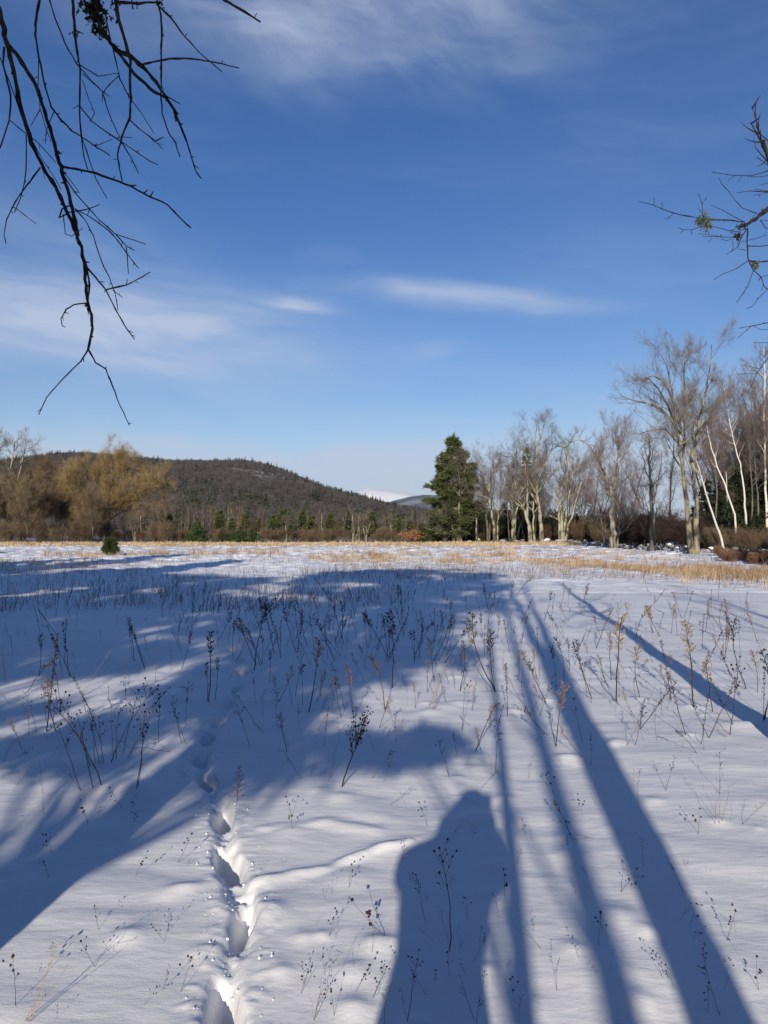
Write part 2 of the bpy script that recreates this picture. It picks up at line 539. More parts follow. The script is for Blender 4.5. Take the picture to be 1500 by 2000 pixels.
# ------------------------------------------------------------------ ground (snow-covered field)
def snow_material():
    m = bpy.data.materials.new('snow_field')
    m.use_nodes = True
    T = NT(m.node_tree)
    b = m.node_tree.nodes['Principled BSDF']
    b.inputs['Roughness'].default_value = .65
    b.inputs['Specular IOR Level'].default_value = .25
    geo = T.n('ShaderNodeNewGeometry')
    pos = geo.outputs['Position']
    sp = T.n('ShaderNodeSeparateXYZ'); T.link(pos, sp.inputs[0])
    # dry grass and leaf litter beyond the far edge of the field
    n1 = T.noise(pos, .08, 5.0)
    far = T.ramp(T.m('ADD', sp.outputs[1], T.m('MULTIPLY', n1, 20.0)), 112.0, 128.0)
    tuft = T.ramp(T.noise(pos, 1.6, 6.0, .7), .56, .68)
    mid = T.m('MULTIPLY', T.ramp(sp.outputs[1], 26.0, 60.0), T.m('MULTIPLY', tuft, .45))
    snow = T.mix(T.noise(pos, 1.5, 3.0), (.83, .84, .86), (.90, .90, .91))
    litter = T.mix(T.noise(pos, .6, 5.0), (.15, .105, .06), (.30, .21, .11))
    c = T.mix(mid, snow, litter)
    c = T.mix(far, c, litter)
    T.link(c, b.inputs['Base Color'])
    bn = T.n('ShaderNodeBump'); bn.inputs['Strength'].default_value = .45; bn.inputs['Distance'].default_value = .010
    mp = T.n('ShaderNodeMapping'); T.link(pos, mp.inputs[0]); mp.inputs['Scale'].default_value = (1.0, 2.2, 1.0)
    h = T.m('ADD', T.m('MULTIPLY', T.noise(mp.outputs[0], 9.0, 4.0, .5), 1.0), T.m('MULTIPLY', T.noise(pos, 110.0, 4.0, .7), .26))
    T.link(h, bn.inputs['Height']); T.link(bn.outputs[0], b.inputs['Normal'])
    return m
M['snow_field'] = snow_material()

def axis_x():
    xs = list(np.arange(0, 2.4, .0145))
    while xs[-1] < 16000:
        xs.append(xs[-1] + max(.0145, xs[-1] * .042 - .08))
    xs = np.array(xs)
    return np.concatenate([-xs[:0:-1], xs])
def axis_y():
    ys = [2.15]
    while ys[-1] < 16000:
        y = ys[-1]
        ys.append(y + min(max(.0115, y * y / 1300.0), .045 * y))
    b = [2.15]
    while b[-1] > -6000:
        b.append(b[-1] - (.12 if b[-1] > -12 else abs(b[-1]) * .12))
    return np.array(b[:0:-1] + ys)
GX, GY = axis_x(), axis_y()
gx, gy = np.meshgrid(GX, GY)
gz = gh(gx.ravel(), gy.ravel())
nx, ny = len(GX), len(GY)
idx = np.arange(nx * ny).reshape(ny, nx)
Q = np.stack([idx[:-1, :-1].ravel(), idx[:-1, 1:].ravel(), idx[1:, 1:].ravel(), idx[1:, :-1].ravel()], 1)
gme = new_mesh('ground', np.stack([gx.ravel(), gy.ravel(), gz], 1), [Q], True)
gme.materials.append(M['snow_field'])
ground = bpy.data.objects.new('ground', gme)
C.objects.link(ground)
tag(ground, kind='structure', label='snow covered hayfield with a line of deep footprints')

# ------------------------------------------------------------------ hill and far mountains
def terrain(name, crest_px, dist_crest, dist_foot, dist_back, u0, u1, mat, nu=160, nd=60, noise_amp=.05, seed=3, tree=0.0, wave=180.0):
    cp = np.array(crest_px, float)
    us = np.linspace(u0, u1, nu)
    ts = np.linspace(0, 1, nd)
    fc = (dist_crest - dist_foot) / (dist_back - dist_foot)
    U, Tt = np.meshgrid(us, ts)
    D = dist_foot + Tt * (dist_back - dist_foot)
    Hc = np.interp(U * F + 750, cp[:, 0], HORIZON - cp[:, 1]) / F * dist_crest + CAM_H - tree
    prof = np.where(Tt <= fc, sstep(0, 1, Tt / fc) * .65 + .35 * (Tt / fc), 1 - .8 * sstep(0, 1, (Tt - fc) / (1 - fc)))
    X = U * D; Y = D
    nz = fbm(X / wave, Y / wave, 4, seed) * noise_amp * Hc.max()
    Z = Hc * prof + nz * np.sin(np.clip(prof, 0, 1) * math.pi) - 3 * (1 - prof)
    V = np.stack([X.ravel(), Y.ravel(), Z.ravel()], 1)
    idx = np.arange(nu * nd).reshape(nd, nu)
    Q = np.stack([idx[:-1, :-1].ravel(), idx[:-1, 1:].ravel(), idx[1:, 1:].ravel(), idx[1:, :-1].ravel()], 1)
    me = new_mesh(name, V, [Q], True)
    me.materials.append(mat)
    o = bpy.data.objects.new(name, me); C.objects.link(o)
    o['kind'] = 'structure'
    def sample(u, t):
        fi = (u - u0) / (u1 - u0) * (nu - 1); ti = t * (nd - 1)
        i = np.clip(fi.astype(int), 0, nu - 2); j = np.clip(ti.astype(int), 0, nd - 2)
        a = fi - i; b = ti - j
        z = (Z[j, i] * (1 - a) + Z[j, i + 1] * a) * (1 - b) + (Z[j + 1, i] * (1 - a) + Z[j + 1, i + 1] * a) * b
        d = dist_foot + t * (dist_back - dist_foot)
        return u * d, d, z
    return o, sample, fc

M['hill_floor'] = make_mat('hill_floor', (.075, .067, .062), (.13, .118, .11), .02, .95, col3=(.45, .45, .47), thr3=(.60, .72), scale3=.03)
M['ledge'] = make_mat('ledge', (.66, .66, .68), (.17, .15, .14), .12, .95, thr=(.42, .56))
M['snow_mountain'] = make_mat('snow_mountain', (.88, .88, .89), (.40, .41, .43), .0011, .9, thr=(.68, .90))
M['ridge_far'] = make_mat('ridge_far', (.10, .105, .11), (.26, .27, .28), .004, .95, thr=(.45, .7))
HILL = [(-900, 1000), (-500, 960), (-200, 930), (0, 906), (60, 899), (110, 893), (150, 891), (200, 894), (270, 902), (340, 906), (420, 907), (480, 905),
        (520, 912), (560, 926), (600, 943), (640, 959), (700, 976), (760, 993), (800, 1002), (840, 1008), (900, 1011), (1000, 1020), (1200, 1026), (1700, 1030)]
hill, hill_at, hill_fc = terrain('hill', HILL, 1400., 420., 2000., -1.1, .62, M['hill_floor'], 220, 70, .10, 3, 9.0)
tag(hill, 'long wooded hill rising beyond the field')
mount, _, _ = terrain('mountain', [(500, 1000), (640, 975), (690, 962), (704, 958), (722, 952), (740, 953), (760, 957), (778, 959), (795, 961), (812, 967), (828, 978), (860, 1000), (1000, 1030)],
                  11500., 8500., 14500., -.22, .22, M['snow_mountain'], 120, 60, .16, 8, 0.0, 900.)
tag(mount, 'far snow covered mountain')
ridge_far, _, _ = terrain('mountain_ridge', [(500, 1025), (700, 1000), (740, 988), (770, 977), (800, 970), (830, 966), (850, 967), (880, 974), (920, 985), (1000, 1003), (1100, 1012), (1700, 1025)],
                      7600., 6000., 9500., -.2, .7, M['ridge_far'], 120, 40, .08, 12, 0.0, 500.)
tag(ridge_far, 'low blue grey ridge in front of the far mountain')

# ---- forest on the hill: points carrying scale / turn / kind, instanced by geometry nodes
def bare_crown_far(rng, H=12.0):
    b = MB()
    b.seg((0, 0, 0), (0, 0, H * .6), .16, .08)
    n = 46
    c = []; ax = []
    for i in range(n):
        z = H * rng.uniform(.30, .95)
        r = H * .24 * math.sqrt(max(0.05, 1 - ((z / H - .62) / .42) ** 2)) * rng.random() ** .5
        a = rng.uniform(0, 6.28)
        c.append((r * math.cos(a), r * math.sin(a), z)); ax.append((math.cos(a) * .5, math.sin(a) * .5, 1.0))
    b.leaves(c, ax, 2, H * .17, .34, .35, rng)
    return b
def spruce_far(rng, H=13.0):
    b = MB()
    c = []; ax = []
    for i in range(60):
        z = H * (.06 + .92 * rng.random() ** 1.3)
        r = H * .19 * (1 - z / H) ** .8
        a = rng.uniform(0, 6.28)
        c.append((r * .3 * math.cos(a), r * .3 * math.sin(a), z)); ax.append((math.cos(a), math.sin(a), -.15))
    L = np.array([max(.7, H * .22 * (1 - p[2] / H) + .5) for p in c])
    b.leaves(c, ax, 2, L, np.repeat(1.0, len(c)), .25, rng)
    b.seg((0, 0, 0), (0, 0, H), .2, .03)
    return b
M['far_bare'] = make_mat('far_bare', (.058, .051, .049), (.122, .108, .103), .05, .95, .35)
M['far_spruce'] = make_mat('far_spruce', (.022, .030, .020), (.045, .055, .032), .1, .95, .25)
M['far_pine'] = make_mat('far_pine', (.035, .050, .026), (.070, .085, .042), .1, .95, .2)
forest_protos = bpy.data.collections.new('forest_prototypes')
_fr = np.random.default_rng(77)
fp = []
for k in range(8):
    b = bare_crown_far(_fr) if k < 4 else spruce_far(_fr)
    me = b.data('far_tree'); me.materials.append(M['far_bare'] if k < 4 else (M['far_spruce'] if k < 6 else M['far_pine']))
    o = bpy.data.objects.new('far_tree_%s' % 'abcdefgh'[k], me)
    forest_protos.objects.link(o); fp.append(o)

def instanced_forest(name, pts, scl, rot, kind, label, mat_names=None):
    me = bpy.data.meshes.new(name)
    me.vertices.add(len(pts)); me.vertices.foreach_set('co', np.asarray(pts, np.float32).ravel())
    for an, typ, arr in (('sc', 'FLOAT', scl), ('rz', 'FLOAT', rot)):
        at = me.attributes.new(an, typ, 'POINT'); at.data.foreach_set('value', np.asarray(arr, np.float32))
    at = me.attributes.new('kd', 'INT', 'POINT'); at.data.foreach_set('value', np.asarray(kind, np.int32))
    o = bpy.data.objects.new(name, me); C.objects.link(o)
    g = bpy.data.node_groups.new(name + '_nodes', 'GeometryNodeTree')
    g.interface.new_socket('Geometry', in_out='INPUT', socket_type='NodeSocketGeometry')
    g.interface.new_socket('Geometry', in_out='OUTPUT', socket_type='NodeSocketGeometry')
    N = g.nodes
    gi = N.new('NodeGroupInput'); go = N.new('NodeGroupOutput')
    ci = N.new('GeometryNodeCollectionInfo'); ci.inputs['Collection'].default_value = forest_protos
    ci.inputs['Separate Children'].default_value = True; ci.inputs['Reset Children'].default_value = True
    ip = N.new('GeometryNodeInstanceOnPoints'); ip.inputs['Pick Instance'].default_value = True
    def attr(nm, typ):
        a = N.new('GeometryNodeInputNamedAttribute'); a.data_type = typ; a.inputs['Name'].default_value = nm
        return [s for s in a.outputs if s.enabled and s.name == 'Attribute'][0]
    cx = N.new('ShaderNodeCombineXYZ')
    g.links.new(attr('rz', 'FLOAT'), cx.inputs[2])
    g.links.new(gi.outputs[0], ip.inputs['Points']); g.links.new(ci.outputs[0], ip.inputs['Instance'])
    g.links.new(attr('kd', 'INT'), ip.inputs['Instance Index'])
    g.links.new(cx.outputs[0], ip.inputs['Rotation']); g.links.new(attr('sc', 'FLOAT'), ip.inputs['Scale'])
    g.links.new(ip.outputs[0], go.inputs[0])
    md = o.modifiers.new('scatter', 'NODES'); md.node_group = g
    o['kind'] = 'stuff'
    o['label'] = label; o['category'] = 'forest'
    return o

r_ = np.random.default_rng(21)
NT_ = 30000
u = r_.uniform(-.80, .30, NT_); d = np.sqrt(r_.uniform(430. ** 2, 1560. ** 2, NT_))
t = (d - 420.) / (2000. - 420.)
X, Y, Z = hill_at(u, t)
pxs = u * F + 750
pys = HORIZON - (Z - CAM_H) / Y * F
spr = fbm(X / 90., Y / 90., 3, 40) * .9 + r_.normal(size=NT_) * .28
spr = spr + 1.2 * sstep(660, 760, pxs) * sstep(980, 1180, Y) + .75 * (1 - sstep(520, 760, Y)) * sstep(250, 420, pxs) - .22 + .5 * fbm(X / 260., Y / 260., 2, 44)
# thin the ledge on the brow of the hill
led = ((pxs - 505) / 62) ** 2 + ((pys - (932 + (pxs - 505) * .18)) / 11.0) ** 2
keep = (led > 1) | (r_.random(NT_) < .28)
keep &= r_.random(NT_) < .98
kind = np.where(spr > .35, r_.integers(4, 6, NT_), r_.integers(0, 4, NT_))
kind = np.where((spr > .35) & (Y < 800), r_.integers(6, 8, NT_), kind)
scl = np.where(kind >= 4, r_.uniform(.6, 1.5, NT_), r_.uniform(.75, 1.15, NT_))
instanced_forest('hillside_forest', np.stack([X, Y, Z - .3], 1)[keep], scl[keep], r_.uniform(0, 6.28, NT_)[keep], kind[keep],
                 'dense mixed wood of bare trees and evergreens covering the hill')
# rock ledge on the brow of the hill
lv = []
lu = np.linspace((445 - 750) / F, (562 - 750) / F, 40); lt = np.linspace(.27, .52, 14)
LU, LT = np.meshgrid(lu, lt)
lx, ly, lz = hill_at(LU.ravel(), LT.ravel())
cy_ = 927 + (LU.ravel() * F + 750 - 505) * .18
lpy = HORIZON - (lz - CAM_H) / ly * F
le = np.clip(1.2 - ((LU.ravel() * F + 750 - 505) / 54) ** 2 - ((lpy - cy_) / 6.5) ** 2, -1, 1)
lz = lz + np.where(le > 0, 1.5 + 1.5 * fbm(lx / 14, ly / 14, 3, 5), -4.0)
idl = np.arange(40 * 14).reshape(14, 40)
Ql = np.stack([idl[:-1, :-1].ravel(), idl[:-1, 1:].ravel(), idl[1:, 1:].ravel(), idl[1:, :-1].ravel()], 1)
lme = new_mesh('rock_ledge', np.stack([lx, ly, lz], 1), [Ql]); lme.materials.append(M['ledge'])
lo = bpy.data.objects.new('rock_ledge', lme); C.objects.link(lo)
tag(lo, 'pale snowy rock ledge on the brow of the hill', kind='structure')

# ------------------------------------------------------------------ trees
def rot_about(d, ang, az):
    o = d.orthogonal().normalized()
    o.rotate(Quaternion(d, az))
    return (d * math.cos(ang) + o * math.sin(ang)).normalized()

def grow(tb, cb, p, d, L, r, lvl, rng, P, maxlvl):
    """recursive bare branch; tb takes thick tubes, cb thin segments"""
    n = P['nseg'][lvl]
    pts = [p.copy()]; rad = [r]
    q = p.copy(); dd = d.copy()
    for i in range(n):
        dd = (dd + Vector(rng.normal(size=3)) * P['wig'][lvl] + Vector((0, 0, P['up'][lvl]))).normalized()
        q = q + dd * (L / n)
        f = (i + 1) / n
        pts.append(q.copy()); rad.append(r * (1 - f * P['taper'][lvl]))
    if lvl >= maxlvl - 1 and P.get('blades', 0):
        for j in range(P['blades']):
            f = rng.random() ** .8 * n; i = min(int(f), n - 1)
            pp = pts[i].lerp(pts[i + 1], f - i); dv = (pts[i + 1] - pts[i]).normalized()
            cb.bl.append((pp.x, pp.y, pp.z, dv.x, dv.y, dv.z + P['bup'], L))
    if lvl <= P['tubelvl'] and r > .03:
        tb.tube(pts, rad, 6 if r > .05 else 4, cap=False)
    else:
        for i in range(n):
            cb.seg(pts[i], pts[i + 1], rad[i], rad[i + 1])
    if lvl < maxlvl:
        k = P['kids'][lvl]
        k = max(1, int(round(k * rng.uniform(.75, 1.25))))
        for j in range(k):
            f = P['start'][lvl] + (1 - P['start'][lvl]) * (j + rng.random()) / k
            x = f * n; i = min(int(x), n - 1); a = x - i
            pp = pts[i].lerp(pts[i + 1], a)
            base = (pts[i + 1] - pts[i]).normalized()
            nd = rot_about(base, math.radians(rng.uniform(*P['ang'][lvl])), rng.uniform(0, 6.283))
            rr = (rad[i] + (rad[i + 1] - rad[i]) * a)
            LL = L * P['ratio'][lvl] * rng.uniform(.65, 1.25) * (1 - .45 * f)
            grow(tb, cb, pp, nd, LL, max(P['rmin'], rr * P['rr'][lvl]), lvl + 1, rng, P, maxlvl)

BARE = dict(nseg=[6, 5, 4, 3, 2], wig=[.10, .14, .17, .2, .2], up=[.05, .10, .08, .06, .05], taper=[.75, .8, .8, .8, .8], tubelvl=1,
            kids=[11, 7, 6, 4, 0], start=[.3, .2, .15, .1, 0], ang=[(30, 60), (25, 55), (25, 60), (25, 60), (0, 0)],
            ratio=[.55, .55, .5, .55, .5], rr=[.50, .50, .5, .6, .6], rmin=.006, blades=7, bup=.30, bw=.0095, bl=1.05)
def P_(**kw):
    d = dict(BARE); d.update(kw); return d

def stem_pts(px_pts, depth, rng, depth_wob=.6):
    out = []
    w0 = 0
    for i, (px, py) in enumerate(px_pts):
        p = at_depth(px, py, depth)
        if i:
            w0 += rng.normal() * depth_wob * .35
        p.y += w0
        s = p.y / depth
        out.append(Vector((p.x * s, p.y, CAM_H + (p.z - CAM_H) * s)))
    return out

def traced_tree(name, label, depth, stems, barkm, twigm, seed, P=BARE, limb_len=3.2, kids=12, start=.35, group=None, rmin=.008, maxlvl=3, limbs=(), cat='tree', trunk_parts=None):
    """stems: list of (pixel polyline from base upwards, base radius px, tip radius px)"""
    rng = np.random.default_rng(seed)
    base_px = stems[0][0][0]
    base = at_depth(base_px[0], base_px[1], depth)
    gz0 = float(gh(np.array([base.x]), np.array([base.y]))[0])
    drop = base.z - gz0
    base.z = gz0
    root = thing(name, label, cat, base, group)
    tb = MB(); cb = MB()
    P = dict(P); P['rmin'] = rmin
    for si, (pp, r0, r1) in enumerate(stems):
        pts = stem_pts(pp, depth, rng)
        pts = [p - Vector((0, 0, drop)) - base for p in pts]
        if pts[0].z > -.3 and si == 0:
            pts[0].z = -.15
        elif pts[0].z < 1.0:
            pts[0].z = -.15
        # refine
        fine = []
        for a, b in zip(pts[:-1], pts[1:]):
            for k in range(3):
                fine.append(a.lerp(b, k / 3))
        fine.append(pts[-1])
        for i in range(2, len(fine) - 1):
            fine[i] = fine[i] + Vector(rng.normal(size=3)) * (r0 * depth / F) * .18
        n = len(fine)
        rad = [(r0 + (r1 - r0) * (i / (n - 1)) ** .7) * .86 * depth / F * (1.45 if i == 0 and si == 0 else 1) for i in range(n)]
        tb.tube(fine, rad, 8)
        k = max(2, int(kids))
        for j in range(k):
            f = start + (1 - start) * (j + rng.random()) / k
            x = f * (n - 1); i = min(int(x), n - 2)
            p = fine[i].lerp(fine[i + 1], x - i)
            bd = (fine[i + 1] - fine[i]).normalized()
            nd = rot_about(bd, math.radians(rng.uniform(28, 62)), rng.uniform(0, 6.28))
            grow(tb, cb, p, nd, limb_len * rng.uniform(.6, 1.2) * (1 - .35 * f), max(rmin, rad[i] * .5), 1, rng, P, maxlvl)
    for pp, r0, r1 in limbs:
        pts = [p - Vector((0, 0, drop)) - base for p in stem_pts(pp, depth, rng)]
        n = len(pts)
        rad = [(r0 + (r1 - r0) * i / (n - 1)) * depth / F for i in range(n)]
        tb.tube(pts, rad, 6)
        for j in range(9):
            f = .25 + .75 * (j + rng.random()) / 9
            x = f * (n - 1); i = min(int(x), n - 2)
            p = pts[i].lerp(pts[i + 1], x - i)
            nd = rot_about((pts[i + 1] - pts[i]).normalized(), math.radians(rng.uniform(25, 60)), rng.uniform(0, 6.28))
            grow(tb, cb, p, nd, limb_len * .55 * rng.uniform(.6, 1.2), max(rmin, rad[i] * .5), 2, rng, P, maxlvl)
    cb.twig_blades(P, rng)
    tr = tb.build('trunk', barkm, root, True)
    cr = cb.build('crown', twigm, root)
    return proto(root, [tr, cr])

def conifer(name, label, base, H, R, seed, barkm, leafm, group=None, low=.08, layers=22, droop=-.1, per=5, tuft=.55, tk=7, wid=.10, prof=1.0, irregular=.25, cat='tree', dens=1.0, trunk_r=None, side=None):
    rng = np.random.default_rng(seed)
    root = thing(name, label, cat, base, group)
    tb = MB(); lb = MB()
    tr0 = trunk_r or H * .014
    tp = [Vector((rng.normal() * .01 * H * (i / 8), rng.normal() * .01 * H * (i / 8), H * i / 8 - (.15 if i == 0 else 0))) for i in range(9)]
    tb.tube(tp, [tr0 * (1 - .9 * i / 8) for i in range(9)], 7)
    cs = []; axs = []
    for l in range(layers):
        f = low + (1 - low) * (l + .5 * rng.random()) / layers
        z = H * f
        Lb = R * max(.10, (1 - f) ** prof if prof > 0 else 1) * 1.0
        if callable(side):
            Lb = R * side(f)
        a0 = rng.uniform(0, 6.28)
        for k in range(per):
            a = a0 + 6.283 * k / per + rng.normal() * .3
            L = Lb * rng.uniform(1 - irregular * 1.6, 1 + irregular)
            if L < .15: continue
            dz = droop + rng.normal() * .08
            p0 = Vector((0, 0, z)); dirv = Vector((math.cos(a), math.sin(a), dz)).normalized()
            p1 = p0 + dirv * L + Vector((0, 0, .10 * L))
            tb.seg(p0, p1, tr0 * .25 * (1 - f) + .012, .008)
            nt = max(2, int(L / tuft * 2.6 * dens))
            for j in range(nt):
                g = .22 + .78 * (j + rng.random()) / nt
                sidev = Vector((-math.sin(a), math.cos(a), 0))
                spread = L * .30 * (1.15 - g) + tuft * .25
                c = p0.lerp(p1, g) + sidev * rng.uniform(-1, 1) * spread + Vector((0, 0, rng.normal() * tuft * .12))
                cs.append(tuple(c)); axs.append((dirv.x * .8 + rng.normal() * .3, dirv.y * .8 + rng.normal() * .3, .28))
    for j in range(6):
        cs.append((0, 0, H * (1 - .02 * j))); axs.append((0, 0, 1))
    lb.leaves(np.array(cs), np.array(axs), tk, tuft, wid, .55, rng)
    t_ = tb.build('trunk', barkm, root, True)
    c_ = lb.build('crown', leafm, root)
    return proto(root, [t_, c_])
# ================================================================== right-hand tree row
def gpt(px, py):
    p = on_ground(px, py); return p
def depth_of(py):
    return CAM_H * 1.0 / max(1e-4, -ray(750, py).z)

# white pine at the end of the row
pb = gpt(886, 1061)
H_pine = (1061 - 851) / F * pb.y
R_pine = 53 / F * pb.y
conifer('white_pine', 'tall dark green white pine at the far end of the tree row', pb, H_pine, R_pine, 4, M['bark_grey'], M['needle_pine'], low=.08, layers=18, droop=-.05, per=8,
        tuft=.72, tk=12, wid=.15, irregular=.27, dens=2.5, trunk_r=.28, side=lambda f: (min(1.0, .62 + (f - .13) * 1.5) if f < .40 else 1.02 - .98 * ((f - .40) / .60) ** 1.35))

SL = dict(kids=[11, 6, 5, 4, 0])
fine_P = P_(kids=[11, 7, 7, 5, 0])
ROW = 'bare trees standing along the stone wall'
def T(name, label, base_y, stems, bark, twig, seed, **kw):
    return traced_tree(name, label, depth_of(base_y), stems, M[bark], M[twig], seed, group=ROW, **kw)

T('bare_tree', 'bare forked tree with pale trunk growing right in front of the white pine', 1061,
  [([(900, 1061), (897, 1035), (896, 1000), (897, 960), (905, 925), (908, 905)], 5, 1.2), ([(900, 1061), (890, 1045), (884, 1036), (880, 1020)], 4, 1.5)],
  'bark_lichen', 'twig_grey', 101, limb_len=4.6, kids=11, start=.35)
T('bare_tree', 'thin bare tree leaning a little, next to the forked tree by the pine', 1061,
  [([(932, 1061), (930, 1020), (928, 990), (915, 960), (910, 935)], 2.6, .8)], 'bark_lichen', 'twig_grey', 102, limb_len=4.0, kids=10, start=.35)
T('bare_tree', 'slim double-stemmed bare tree with a low rounded twiggy crown', 1061,
  [([(953, 1061), (951, 1020), (948, 985), (945, 950), (940, 925)], 3.4, 1), ([(955, 1061), (958, 1010), (962, 970), (966, 935)], 2.6, .8)],
  'bark_grey', 'twig_red', 103, limb_len=4.2, kids=10, start=.38)
T('bare_tree', 'bare tree whose two stems part halfway up, next to the stout lichened trunk', 1062,
  [([(967, 1062), (965, 1025), (957, 990), (954, 960), (960, 920), (962, 905)], 4.2, 1), ([(972, 1062), (972, 1020), (975, 985), (982, 940)], 2.4, .8)],
  'bark_lichen', 'twig_grey', 104, limb_len=4.4, kids=10, start=.38)
T('bare_tree', 'thin straight sapling tree close beside the stout lichened trunk', 1062,
  [([(996, 1062), (993, 1030), (991, 995), (990, 965)], 2.0, .6)], 'bark_grey', 'twig_grey', 105, limb_len=2.6, kids=7, start=.4)
T('bare_tree', 'stout grey trunk spotted with lichen under a wide bare crown', 1062,
  [([(1004, 1062), (1003, 1025), (1000, 990), (996, 950), (1000, 915), (1010, 880)], 6.2, 1.2), ([(1004, 1040), (1008, 1000), (1018, 960), (1024, 930)], 3.4, 1)],
  'bark_lichen', 'twig_grey', 106, limb_len=5.0, kids=12, start=.35)
T('bare_tree', 'pale trunk leaning left from its foot with a long upright limb', 1062,
  [([(1036, 1062), (1034, 1030), (1029, 1005), (1019, 985), (1010, 960), (1004, 930)], 5.6, 1.4), ([(1030, 1008), (1030, 975), (1030, 940), (1024, 900)], 3.2, 1)],
  'bark_pale', 'twig_grey', 107, limb_len=4.4, kids=11, start=.40)
T('bare_tree', 'slender pale trunk pressed between two thicker leaning and upright trunks', 1062,
  [([(1044, 1062), (1042, 1020), (1041, 985), (1046, 940)], 3.0, .9)], 'bark_pale', 'twig_grey', 108, limb_len=3.2, kids=8, start=.45)
T('bare_tree', 'tallest straight maple before the broken-topped tree, with wide spreading crown', 1062,
  [([(1058, 1062), (1057, 1030), (1052, 990), (1049, 955), (1048, 915), (1049, 880), (1056, 850), (1060, 838)], 5.6, 1)],
  'bark_pale', 'twig_grey', 109, limb_len=6.0, kids=15, start=.38,
  limbs=[([(1046, 962), (1030, 930), (1010, 905), (1000, 890)], 2.2, .8), ([(1048, 945), (1066, 900), (1080, 870)], 2.0, .7), ([(1050, 985), (1036, 960), (1030, 948), (1018, 915)], 2.4, .8)])
T('bare_tree', 'multi-stemmed pale tree with a broken top rising out of snowy boulders', 1061,
  [([(1094, 1061), (1092, 1020), (1091, 980), (1089, 950)], 3.6, 1.5), ([(1098, 1061), (1097, 1015), (1102, 950), (1107, 905), (1112, 862)], 4.4, 2.0),
   ([(1100, 1061), (1104, 1010), (1112, 965), (1116, 935), (1124, 900)], 3.6, 1), ([(1103, 1061), (1110, 1025), (1119, 1003), (1124, 980), (1136, 940)], 3.0, .9),
   ([(1096, 1040), (1092, 1015), (1078, 1008), (1066, 998)], 1.8, .7)],
  'bark_pale', 'twig_grey', 110, limb_len=4.4, kids=9, start=.45, limbs=[([(1113, 864), (1130, 858), (1150, 868), (1163, 890)], 1.6, .6), ([(1112, 868), (1100, 874), (1090, 868)], 1.3, .6)])
T('bare_tree', 'three thin pale saplings fanning up from one foot near the thick leaning tree', 1067,
  [([(1187, 1064), (1180, 1045), (1168, 1030), (1158, 1000), (1155, 980)], 1.8, .6), ([(1188, 1064), (1180, 1035), (1170, 1000)], 1.6, .5), ([(1187, 1064), (1182, 1030), (1180, 1000)], 1.6, .5)],
  'bark_pale', 'twig_red', 111, limb_len=1.9, kids=6, start=.5)
T('bare_tree', 'thick yellowish trunk with dense reddish twigs swept upright', 1071,
  [([(1198, 1071), (1197, 1040), (1196, 1005), (1196, 965), (1187, 940), (1176, 915), (1165, 893)], 8.5, 1.6),
   ([(1205, 1071), (1208, 1045), (1216, 1025)], 3, .9), ([(1196, 975), (1202, 930), (1206, 890), (1210, 855)], 3.4, .9)],
  'bark_pale', 'twig_red', 112, limb_len=3.9, kids=14, start=.42, P=P_(up=[.05, .2, .22, .22, .2], kids=[11, 7, 6, 5, 0]))
T('bare_tree', 'dead dark snag with broken spike top and crooked side branches', 1077,
  [([(1273, 1077), (1275, 1040), (1274, 1000), (1272, 950), (1270, 900), (1268, 862)], 7.5, 1.6)],
  'bark_grey', 'bark_dark', 113, limb_len=3.0, kids=10, start=.45, P=P_(wig=[.1, .3, .34, .34, .3], kids=[8, 5, 4, 2, 0]), maxlvl=3)
T('bare_tree', 'slim dark trunk standing behind the snag and the great maple', 1068,
  [([(1306, 1066), (1308, 1010), (1310, 940), (1316, 880), (1318, 840)], 3.4, .9)], 'bark_dark', 'twig_grey', 114, limb_len=3.8, kids=11, start=.35)
T('bare_tree', 'great twin-trunked maple towering over the row, bark blotched with lichen', 1084,
  [([(1350, 1084), (1346, 1040), (1340, 980), (1334, 920), (1326, 870), (1318, 820), (1311, 765), (1302, 715)], 8.5, 1.2),
   ([(1360, 1084), (1360, 1030), (1357, 960), (1352, 900), (1360, 850), (1372, 800), (1382, 745), (1390, 675)], 8.5, .9),
   ([(1334, 920), (1336, 860), (1338, 800), (1336, 740), (1336, 700)], 3.6, .8), ([(1352, 905), (1336, 860), (1322, 820)], 3.4, 1.2)],
  'bark_lichen', 'twig_grey', 115, limb_len=3.6, kids=11, start=.42, P=P_(up=[.05, .13, .14, .12, .1], kids=[11, 6, 6, 4, 0]),
  limbs=[([(1328, 850), (1310, 820), (1290, 800), (1265, 790), (1240, 785), (1212, 775)], 3.0, .8), ([(1320, 835), (1305, 795), (1285, 760), (1265, 740), (1240, 745)], 2.4, .7),
         ([(1327, 870), (1300, 840), (1270, 842), (1250, 850)], 2.0, .6), ([(1358, 850), (1385, 820), (1405, 790), (1420, 760)], 2.2, .6), ([(1316, 790), (1300, 750), (1275, 735), (1256, 748)], 2.0, .6)])
BIR = 'white birches in the dark thicket'
def B(label, by, stems, seed, twig='twig_red', **kw):
    return traced_tree('birch_tree', label, depth_of(by), stems, M['bark_birch'], M[twig], seed, group=BIR, **kw)
B('white birch leaning far left from a foot beside the snowy stones', 1076, [([(1415, 1076), (1405, 1040), (1390, 1000), (1378, 960), (1368, 925), (1360, 895), (1357, 870)], 3.2, .9)], 121, limb_len=1.6, kids=10, start=.55)
B('birch leaning left with its crown above the leaning birch at the stones', 1070, [([(1440, 1066), (1435, 1000), (1415, 940), (1400, 905), (1390, 870), (1383, 840), (1378, 818)], 2.8, .7)], 122, limb_len=2.2, kids=14, start=.45)
